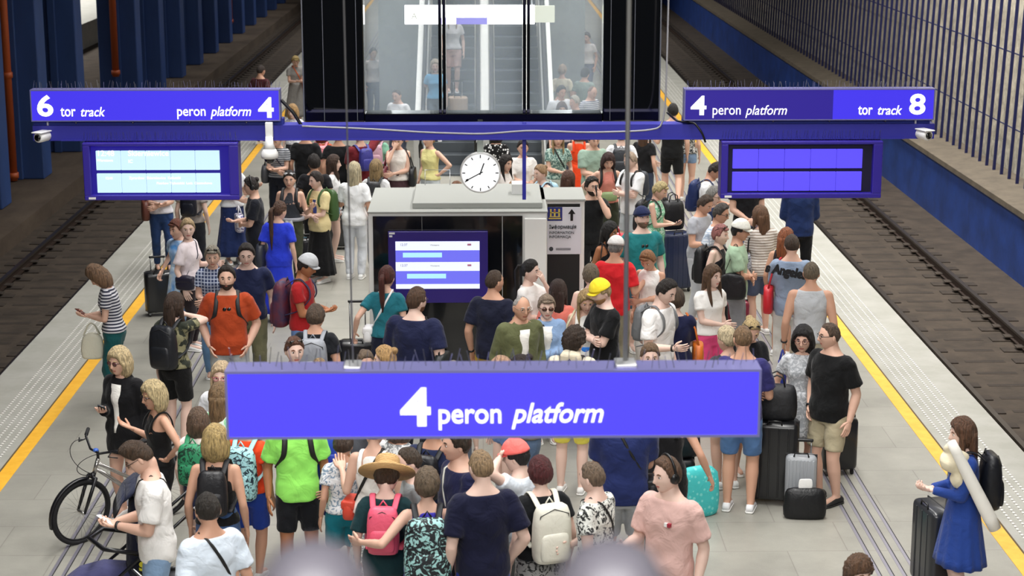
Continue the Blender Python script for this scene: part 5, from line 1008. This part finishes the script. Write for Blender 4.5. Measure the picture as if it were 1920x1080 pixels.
P(634,240,1.76,176,'m','short:1f1a18','tee:131417','trousers:111216','d d','person in black behind the maroon t-shirt',(0,0),skin=2)
P(675,240,1.76,-150,'m','short:6a4a36','loose:6e1c26','shorts:3a2026','n U','person in maroon t-shirt under the beam',(0,0),skin=1,bags=[('backpackS','3a3a8a','violet backpack on the maroon t-shirt')])
P(706,238,1.60,176,'f','bob:6a4a36','tee:7fb39a','hot:5e8a78','d d','person in sage green outfit under the beam',(0,0),skin=1,bags=[('backpackS','c8a0b0','pink and grey backpack on the sage green outfit')])
P(746,248,1.70,-6,'f','short_f:6a4630','vest:ece6e0','maxi:4a3238','n f','person in white sleeveless top and brown skirt leaning a cheek on the hand',(0,16),skin=1,bags=[('toteR','6e2a34','burgundy bag before the brown skirt'),('toteL','1c1e22','black shoulder bag before the brown skirt')])
P(806,247,1.70,-38,'f','short_f:c79a5c','vest:e3dc98','jeans:c3cbd0','h d','person in pale yellow sleeveless top with hand on hip',(-10,4),skin=1)
P(853,336,1.62,18,'m','short:8a5a3c','tee:e4e4e6','trousers:5a5c60','d d','person whose lowered head shows left of the clock',(0,30),skin=3)
P(930,238,1.70,176,'f','bob:1c1614','dressl:121214:dots:e8e8e8','none','d d','person in black dress with white dots behind the clock',(0,0),skin=1)
P(945,291,1.66,48,'f','long_l:1f1614','loose:e2dcd8','trousers:a8a08c','d d','person with long dark hair right of the clock',(0,8),skin=1)
P(963,341,1.50,175,'k','short:b07c4c','tee:c8c8c0','shorts:666666','d d','child with ginger hair behind the kiosk roof',(0,0),skin=3)
P(980,262,1.72,6,'f','bun:2a1e1a','loose:e9e6e2','trousers:6a5a48','F n','person in white loose top left of the thin blue post',(0,4),skin=1)
P(1017,309,1.64,-58,'f','bun:b08a60','tank:1f2c4c','shorts:b0b4bc','d d','person in navy tank top with fair tied hair right of the thin blue post',(0,8),skin=3,bags=[('backpackS','a8cfe2','light blue backpack on the navy tank top')])
P(1046,246,1.70,4,'f','long_m:c2a06a','tee:5a7a74:floral:b9cfc4','wide:c9d0c8','d n','person in green leaf-patterned top and fair hair',(0,6),skin=1,bags=[('crossL*','22241f','black crossbody bag over the leaf-patterned top')])
P(1063,322,1.60,170,'f','long_m:5a3626','tee:e87a3a','jeans:5a6474','d d','person with auburn hair in orange striped top behind the kiosk',(-30,5),skin=1)
P(1086,235,1.70,178,'f','bob:8a6a4c','dressk_t:ec4a20','none','n n','person in bright orange-red dress',(0,0),skin=1,shoes='222222')
P(1112,246,1.80,16,'m','short:6a4a36','loose:93ab9c','shorts:a9a590','n n','person in sage grey t-shirt behind the pink tank top',(0,16),skin=1)
P(1139,284,1.70,8,'f','bob:3e1f1c','tank:d88a7c','wide:33382a','h h','person in salmon tank top with a green waist bag',(0,26),skin=1,bags=[('fanny','8ba070','sage green waist bag on the salmon tank top'),('backpackS*','2a2224','dark backpack of the salmon tank top')])
P(1165,240,1.74,176,'m','short:3a2c20','tee:e4e6ea','shorts:33363e','d d','person in white t-shirt with dark grey backpack under the beam',(0,0),skin=3,bags=[('backpack','33363c','dark grey backpack under the beam')])
P(1186,285,1.78,-52,'m','short:c2a890','loose:eceef0','shorts:a9b0b4','c c','person in white t-shirt with folded arms behind the hanger rod',(0,14),skin=3,bags=[('backpackS*','3c4048','dark grey backpack of the folded arms')])
P(1208,236,1.68,150,'f','long_m:5a3c26','tee:131417','jeans:3a4458','n d','person with long brown hair in black t-shirt under the beam',(0,10),skin=1)
P(1262,196,1.82,176,'m','short:1f1a18','loose:101214','shorts:0e1012','x d','tall person in black t-shirt and black shorts beside the right floor strips',(0,0),skin=1,g=1.1,legs='w',shoes='1b1b1e')
P(1290,208,1.68,170,'f','bob:3a2a20','tee:2a2c2c:floral:d8d8d4','hot:7d97b8','n d','person in black and white top and denim shorts beneath the right sign',(0,0),skin=1)
P(1230,339,1.66,66,'f','short_f:d2bc80','vest:6fc496:floral:e0f0e4','wide:78c8a0','P P','person in green patterned sleeveless top holding a phone out',(0,24),skin=1,bags=[('backpack','1c1c20','black backpack on the green patterned top'),('phoneL','2a2a40','phone of the green patterned top')])
P(1108,332,1.84,16,'m','short:1f1712','tee:0f1013','trousers:111216','f d','bearded person in black t-shirt with phone beside the information sign',(10,4),skin=1,ex='beard:2a1e18 suntop:15120f',bags=[('phoneL','22242a','phone of the bearded person in black')])
P(1138,416,1.66,50,'f','long_l:120e0e','tank:15151a','trousers:14151a','d d','person with long black hair right of the information sign',(10,10),skin=4,bags=[('toteR','14161a','black shoulder bag right of the information sign')])
# ---- behind the glass
P(746,166,1.74,-30,'m','buzz:3a2c24','tee:f0f0f2','trousers:4a5060','d d','person in white t-shirt behind the left window pane',(0,14),skin=1)
P(698,90,1.72,30,'f','short:241c1c','tee:c8c0bc','jeans:34466a','d d','person in grey-pink top at the left edge of the glass',(0,10),skin=2)
P(1050,160,1.76,30,'m','short:2a221c','jacket:e2e4e8','trousers:3a3f50','d d','person in white jacket behind the right window pane',(0,14),skin=2)
P(1080,180,1.68,-60,'m','short:ccc4b2','tee:eceef0','trousers:5a5c66','d d','person with white hair behind the right window pane',(0,6),skin=1)
P(1107,160,1.76,40,'m','bald:a08070','tee:d8d8da:stripes:6a7088','trousers:3a3f50','d d','bald person in striped t-shirt behind the right window pane',(0,20),skin=1)
P(1053,192,1.60,5,'f','bob:6a4a40','tee:a8a0a8','trousers:3a3f50','d d','person with brown bob low behind the right window pane',(0,8),skin=1)
P(1054,122,1.74,165,'f','short:c2a890','loose:d9d0b8','trousers:6a6a60','d d','person in cream top seen from behind through the right pane',(0,4),skin=1)
P(1096,128,1.72,150,'m','short:3a3836','tee:8e9c94','jeans:5a6f90','d d','person in grey-green t-shirt through the right pane',(0,4),skin=1)
P(1102,60,1.74,-30,'f','short:4a3a34','tee:dcd6d4','trousers:7a7c90','d P','person in white and orange top at the upper right of the glass',(0,16),skin=1)
# on the left escalator
def on_steps(x, k): return x, 36.38 + k * .36, (k - 2) * .205 + .05
def stand(xyz, h, *a, **kw):
    x, y, z = xyz; r = P(960, 0, h, *a, z=0, **kw); d = Vector((x, y, z)) - r.location.copy(); r.location = (x, y, z); return r
stand(on_steps(-.95, 4), 1.66, 0, 'f', 'bob:d8c8b0', 'tee:6fb4e0', 'trousers:6f7c8c', 'd d', 'person in light blue t-shirt riding the left escalator', skin=3)
stand(on_steps(-.62, 8), 1.74, 4, 'f', 'long_m:c8b090', 'tee:dcdce0', 'shorts:d8b4ac', 'd d', 'person higher up the left escalator in white and pink', skin=3)
sx_, sy_, sz_ = on_steps(-.38, 5)
suitcase(0, 0, .42, .26, .62, 'c0a68e', 'beige ribbed suitcase on the left escalator', 0, .3, 6, xy=(-.5, sy_ + .02), z=sz_)
# extras: lettering on the back of the grey-blue t-shirt
def back_text(body, rootlabel, size, z, m, y, bend=.0, x0=0):
    for o in bpy.data.objects:
        if o.get('label') == rootlabel:
            text(body, size, (x0, y, z), m, o, 'back_lettering', rot=(math.pi / 2, R(9), math.pi), align='CENTER', depth=.006, bold=.010, shear=.05, sx=.86); return
back_text('s Angeles', 'person in grey-blue t-shirt with black lettering on the back', .145, 1.37, mat('ink', '14161c', .6), .172, x0=.06)
# ================================================================== LUGGAGE ON THE GROUND
suitcase(1449, 940, .46, .30, .78, '131417', 'large glossy black suitcase beneath the right end of the largest sign', -12, 0, 4)
groundbag(1450, 800, .40, .24, .34, '15161a', 'black backpack with white print standing on the large black suitcase', 'backpack', -8, pat=('floral', '1c1d22'), xy=ground(1449, 936), z=.83)
suitcase(1499, 953, .30, .17, .50, '9fa3a8', 'silver ribbed cabin suitcase between the two people by the luggage', -10, .12, 8)
groundbag(1508, 971, .40, .14, .30, '101114', 'black cloth tote with a white paper on top standing before the silver suitcase', 'tote_bag', -4, straps=False)
groundbag(1512, 957, .13, .012, .1, 'f4f4f2', 'white paper sticking out of the black tote', 'paper_sheet', 0, straps=False, z=.29, xy=ground(1508, 971))
suitcase(1568, 885, .36, .26, .55, '141518', 'black soft suitcase behind the khaki shorts', 10, .12)
groundbag(1422, 905, .26, .14, .42, 'a58a5e', 'brown paper carrier bag left of the large black suitcase', 'paper_bag', 0)
suitcase(1752, 1105, .46, .30, .72, '26282c', 'dark grey upright suitcase beside the blue dress', -80, .32, 3)
suitcase(300, 590, .38, .26, .56, '121316', 'black suitcase with a yellow tag pulled by the tie-dye dress', 15, .18)
suitcase(584, 520, .40, .27, .56, '2a2b30', 'black suitcase with turquoise edges behind the red t-shirt', 10, .02, 3, accent='35b4d4')
suitcase(640, 466, .40, .26, .58, '2b2d31', 'dark grey suitcase beside the person in denim shorts', 0, .25, 2)
suitcase(752, 425, .36, .25, .52, 'a0141e', 'shiny red suitcase standing left of the kiosk', 0, 0, 4)
groundbag(752, 384, .30, .18, .2, 'e4e4e2', 'white bag lying on the red suitcase', 'bag', 0, xy=ground(752, 422), z=.58, straps=False)
suitcase(1262, 545, .48, .32, .82, '232c4a', 'dark blue suitcase behind the teal t-shirt', 20, .06, 5)
groundbag(1250, 470, .34, .22, .42, '16171b', 'black backpack standing on the dark blue suitcase', 'backpack', 10, xy=ground(1258, 540), z=.88)
groundbag(1156, 470, .42, .26, .50, 'c82838', 'red, white and blue patterned bag behind the long black hair', 'bag', 0, pat=('dots', 'e6e6f0'), xy=ground(1150, 545), z=.35)
suitcase(1150, 560, .42, .28, .28, '1a1c28', 'dark case lying flat under the red patterned bag', 0, 0, xy=ground(1150, 545))
groundbag(1262, 905, .50, .24, .30, '191c22', 'large black leather bag below the largest sign', 'handbag', 0, xy=ground(1262, 930), z=.42)
groundbag(1306, 968, .46, .14, .50, '46c8c8', 'turquoise patterned beach bag beside the pink t-shirt', 'beach_bag', 25, pat=('dots', '7fe0dc'), top=.7, straps=False)
suitcase(1255, 975, .40, .28, .36, '15161a', 'low black case under the large leather bag', 0, 0, xy=ground(1262, 930))
suitcase(1215, 395, .40, .26, .62, '2a3138', 'dark slate suitcase beside the salmon tank top', 0, .3, 3, xy=ground(1172, 470))
suitcase(672, 735, .42, .26, .58, '17181c', 'black suitcase with raised handle beside the teal t-shirt', 0, .44)
suitcase(1357, 560, .4, .26, .5, '7a1c34', 'burgundy suitcase behind the pink trousers', 10, 0, 2, xy=ground(1372, 640))
# ================================================================== BICYCLE
def bicycle(u, v, heading, label, lean=0):
    """front wheel touches the ground at picture point u, v; heading in degrees from +X"""
    X, Y = ground(u, v); r = empty('bicycle', (X, Y, 0), 0, label, 'bicycle'); r.rotation_euler = (R(lean), 0, R(heading)); r.scale = (.88, .88, .88)
    tyre = mat('tyre', '17171a', .8); al = mat('polished_frame', 'b9b6b2', .25, .85); bk = mat('fork_black', '16161a', .35)
    def wheel(x, nm='wheel'):
        t = np.linspace(0, 2 * np.pi, 49)[:-1]
        wv = obj(nm, G().tube([(x + .335 * math.cos(a), 0, .35 + .335 * math.sin(a)) for a in t], .024, 10, closed=True, side=(0, 1, 0)), tyre, r)
        obj('rim', G().tube([(x + .305 * math.cos(a), 0, .35 + .305 * math.sin(a)) for a in t], .010, 6, closed=True, side=(0, 1, 0)), bk, wv)
        q = G()
        for k in range(28):
            a = k * 2 * math.pi / 28; s = .03 if k % 2 else -.03; q.tube([(x + .02 * math.cos(a + .5), s, .35 + .02 * math.sin(a + .5)), (x + .3 * math.cos(a), 0, .35 + .3 * math.sin(a))], .0012, 4)
        obj('spokes', q, STEEL, wv); obj('hub', G().tube([(x, -.055, .35), (x, .055, .35)], [.016, .016], 10), al, wv)
    wheel(0); wheel(-1.08)
    HT, HB, BB, ST, RA = (-.20, .0, .90), (-.15, 0, .74), (-.64, 0, .30), (-.78, 0, .72), (-1.08, 0, .35)
    obj('frame', G().tube([HT, HB], .022, 10).tube([(-.18, 0, .86), (-.48, 0, .66), (-.74, 0, .50)], .019, 10).tube([(-.17, 0, .80), (-.47, 0, .55), (-.66, 0, .34)], .022, 10).tube([BB, ST], .018, 10)
        .tube([(-.72, .01, .55), (-1.08, .06, .35)], .010, 8).tube([(-.72, -.01, .55), (-1.08, -.06, .35)], .010, 8).tube([(-.66, .03, .30), (-1.08, .06, .35)], .010, 8).tube([(-.66, -.03, .30), (-1.08, -.06, .35)], .010, 8), al, r)
    obj('fork', G().tube([(-.145, 0, .75), (-.13, 0, .70)], .028, 10).tube([(-.13, -.07, .71), (-.13, .07, .71)], .02, 8).tube([(-.13, .065, .72), (-.06, .062, .52), (0, .058, .35)], [.019, .019, .014], 8).tube([(-.13, -.065, .72), (-.06, -.062, .52), (0, -.058, .35)], [.019, .019, .014], 8), bk, r)
    t = np.linspace(-.25, 1.75, 14); obj('front_mudguard', G().tube([(.375 * math.cos(a), 0, .35 + .375 * math.sin(a)) for a in t], .028, 6, flat=.4, side=(0, 1, 0)), bk, r)
    obj('handlebar', G().tube([HT, (-.19, 0, .99)], .016, 8).tube([(-.30, -.34, 1.08), (-.22, -.25, 1.06), (-.16, -.08, .99), (-.16, .08, .99), (-.22, .25, 1.06), (-.30, .34, 1.08)], .013, 8), bk, r)
    for s in (-1, 1):
        obj('grip', G().tube([(-.33, s * .37, 1.08), (-.245, s * .28, 1.065)], .019, 10), tyre, r)
        obj('brake_lever', G().tube([(-.21, s * .22, 1.05), (-.14, s * .26, 1.02), (-.20, s * .34, 1.02)], .007, 6), bk, r)
        obj('brake_cable', G().tube([(-.16 + .32 * math.sin(a_) * (1 if s > 0 else .6), s * .22 * math.cos(a_ / 2), .89 + .16 * math.cos(a_) + .06 * math.sin(a_)) for a_ in np.linspace(0, math.pi, 16)], .004, 6), tyre, r)
    obj('headset_light', G().ball((-.17, 0, 1.0), .03, .03, .022), mat('blue_plastic', '3a62b8', .35), r)
    obj('seat_post', G().tube([ST, (-.83, 0, .93)], .014, 8), al, r); obj('saddle', G().rings([(-.68, 0, .955), (-.74, 0, .96), (-.86, 0, .965), (-.95, 0, .97), (-.97, 0, .97)], [(0, q, 0) for q in (.015, .03, .065, .08, .04)], [(0, 0, q) for q in (.012, .02, .028, .03, .015)], 14), tyre, r)
    obj('chainring', G().rings([(-.64, .05, .30), (-.64, .056, .30)], [(.09, 0, 0)] * 2, [(0, 0, .09)] * 2, 28), bk, r)
    for s in (-1, 1):
        obj('crank', G().tube([(-.64, s * .06, .30), (-.64 + s * .11, s * .07, .30 - s * .12)], .010, 6), al, r); obj('pedal', G().rbox(-.64 + s * .11 - .045, -.64 + s * .11 + .045, s * .12 - .04, s * .12 + .04, .285 - s * .12, .31 - s * .12, .006), bk, r)
    return r
bicycle(152, 1018, 180 + 46, 'silver city bicycle with black tyres leaning at the left of the crowd', -6)
# ================================================================== PUSHCHAIR
def pushchair(x, y, rz):
    r = empty('pushchair', (x, y, 0), R(rz), 'dark navy pushchair with lilac foot cover at the bottom left corner', 'pushchair'); nv = cloth('15182c'); bk = mat('tube_black', '141418', .3)
    obj('seat_shell', G().rings([(.10, 0, .36), (.13, 0, .6), (.16, 0, .85), (.15, 0, 1.02), (.10, 0, 1.1)], [(.15, 0, 0), (.17, 0, 0), (.18, 0, 0), (.15, 0, 0), (.06, 0, 0)], [(0, .22, 0), (0, .23, 0), (0, .22, 0), (0, .19, 0), (0, .1, 0)], 24, se=2.8), nv, r)
    hv = G()
    for k in range(5):
        a = math.radians(20 + k * 28); hv.rings([(.10 + .24 * math.cos(a) * -1 * .9, 0, .86 + .28 * math.sin(a)), (.10 - .24 * math.cos(a + .42) * .9, 0, .86 + .28 * math.sin(a + .42))], [(.03, 0, .05)] * 2, [(0, .24, 0)] * 2, 18, se=3)
    obj('hood', hv, cloth('1b2036'), r)
    obj('foot_cover', G().rings([(-.02, 0, .34), (-.22, 0, .36), (-.42, 0, .33), (-.55, 0, .25), (-.58, 0, .22)], [(0, 0, .10), (0, 0, .11), (0, 0, .10), (0, 0, .09), (0, 0, .03)], [(0, .17, 0), (0, .18, 0), (0, .17, 0), (0, .16, 0), (0, .1, 0)], 20, se=3), cloth('45466e'), r)
    obj('bumper_bar', G().tube([(.05, -.25, .62), (-.22, -.24, .68), (-.33, 0, .69), (-.22, .24, .68), (.05, .25, .62)], .02, 8), bk, r)
    for s in (-1, 1):
        obj('frame_tube', G().tube([(-.55, s * .26, .1), (-.1, s * .27, .45), (.25, s * .27, .75), (.55, s * .25, 1.0)], .014, 8), bk, r); obj('frame_tube', G().tube([(.35, s * .27, .12), (.0, s * .27, .5)], .014, 8), STEEL, r)
    obj('handle', G().tube([(.55, -.25, 1.0), (.6, -.1, 1.03), (.6, .1, 1.03), (.55, .25, 1.0)], .018, 8), bk, r)
    for (wx, wy, rr) in ((-.55, -.26, .1), (-.55, .26, .1), (.35, -.29, .14), (.35, .29, .14)):
        t = np.linspace(0, 2 * np.pi, 25)[:-1]; wh = obj('wheel', G().tube([(wx + (rr - .02) * math.cos(a), wy, rr + (rr - .02) * math.sin(a)) for a in t], .02, 8, closed=True, side=(0, 1, 0)), bk, r); obj('wheel_hub', G().rings([(wx, wy - .012, rr), (wx, wy + .012, rr)], [(rr * .75, 0, 0)] * 2, [(0, 0, rr * .75)] * 2, 18), mat('grey_hub', '6a6c72', .4), wh)
    text('s', .15, (.05, -.238, .47), mat('print_yellow', 'd8d030', .5), r, 'lettering', bold=.004); text('m', .15, (.13, -.238, .47), mat('print_cyan', '2f9ad0', .5), r, 'lettering', bold=.004)
    return r
px, py = ground(252, 915, 1.1); pushchair(px - .05, py, 12)

# long white roll and cream bundle carried by the person in the blue dress
g = G(); A_, B_ = np.array((3.77, 14.19, 1.53)), np.array((4.16, 14.15, .80)); t = np.linspace(0, 1, 9); P_ = A_[None] * (1 - t[:, None]) + B_[None] * t[:, None]
obj('paper_roll', G().tube(P_ - B_, [.038, .043, .047, .05, .052, .054, .056, .056, .05], 14), mat('white_paper', 'f0eee6', .7, bump=.2), label='long white paper-wrapped roll held across the blue dress', cat='roll', loc=tuple(B_))
g = G().ball((0, 0, .07), .13, .09, .10).ball((.05, 0, -.08), .08, .07, .09).ball((-.04, 0, .17), .06, .05, .06); v_, f_ = remesh(g, .012, 3, .006, random.Random(4))
obj('cloth_bundle', G().add(v_, f_), cloth('e6dcc0'), label='cream cloth bundle held in front of the blue dress', cat='bundle', loc=(3.83, 14.27, 1.27))
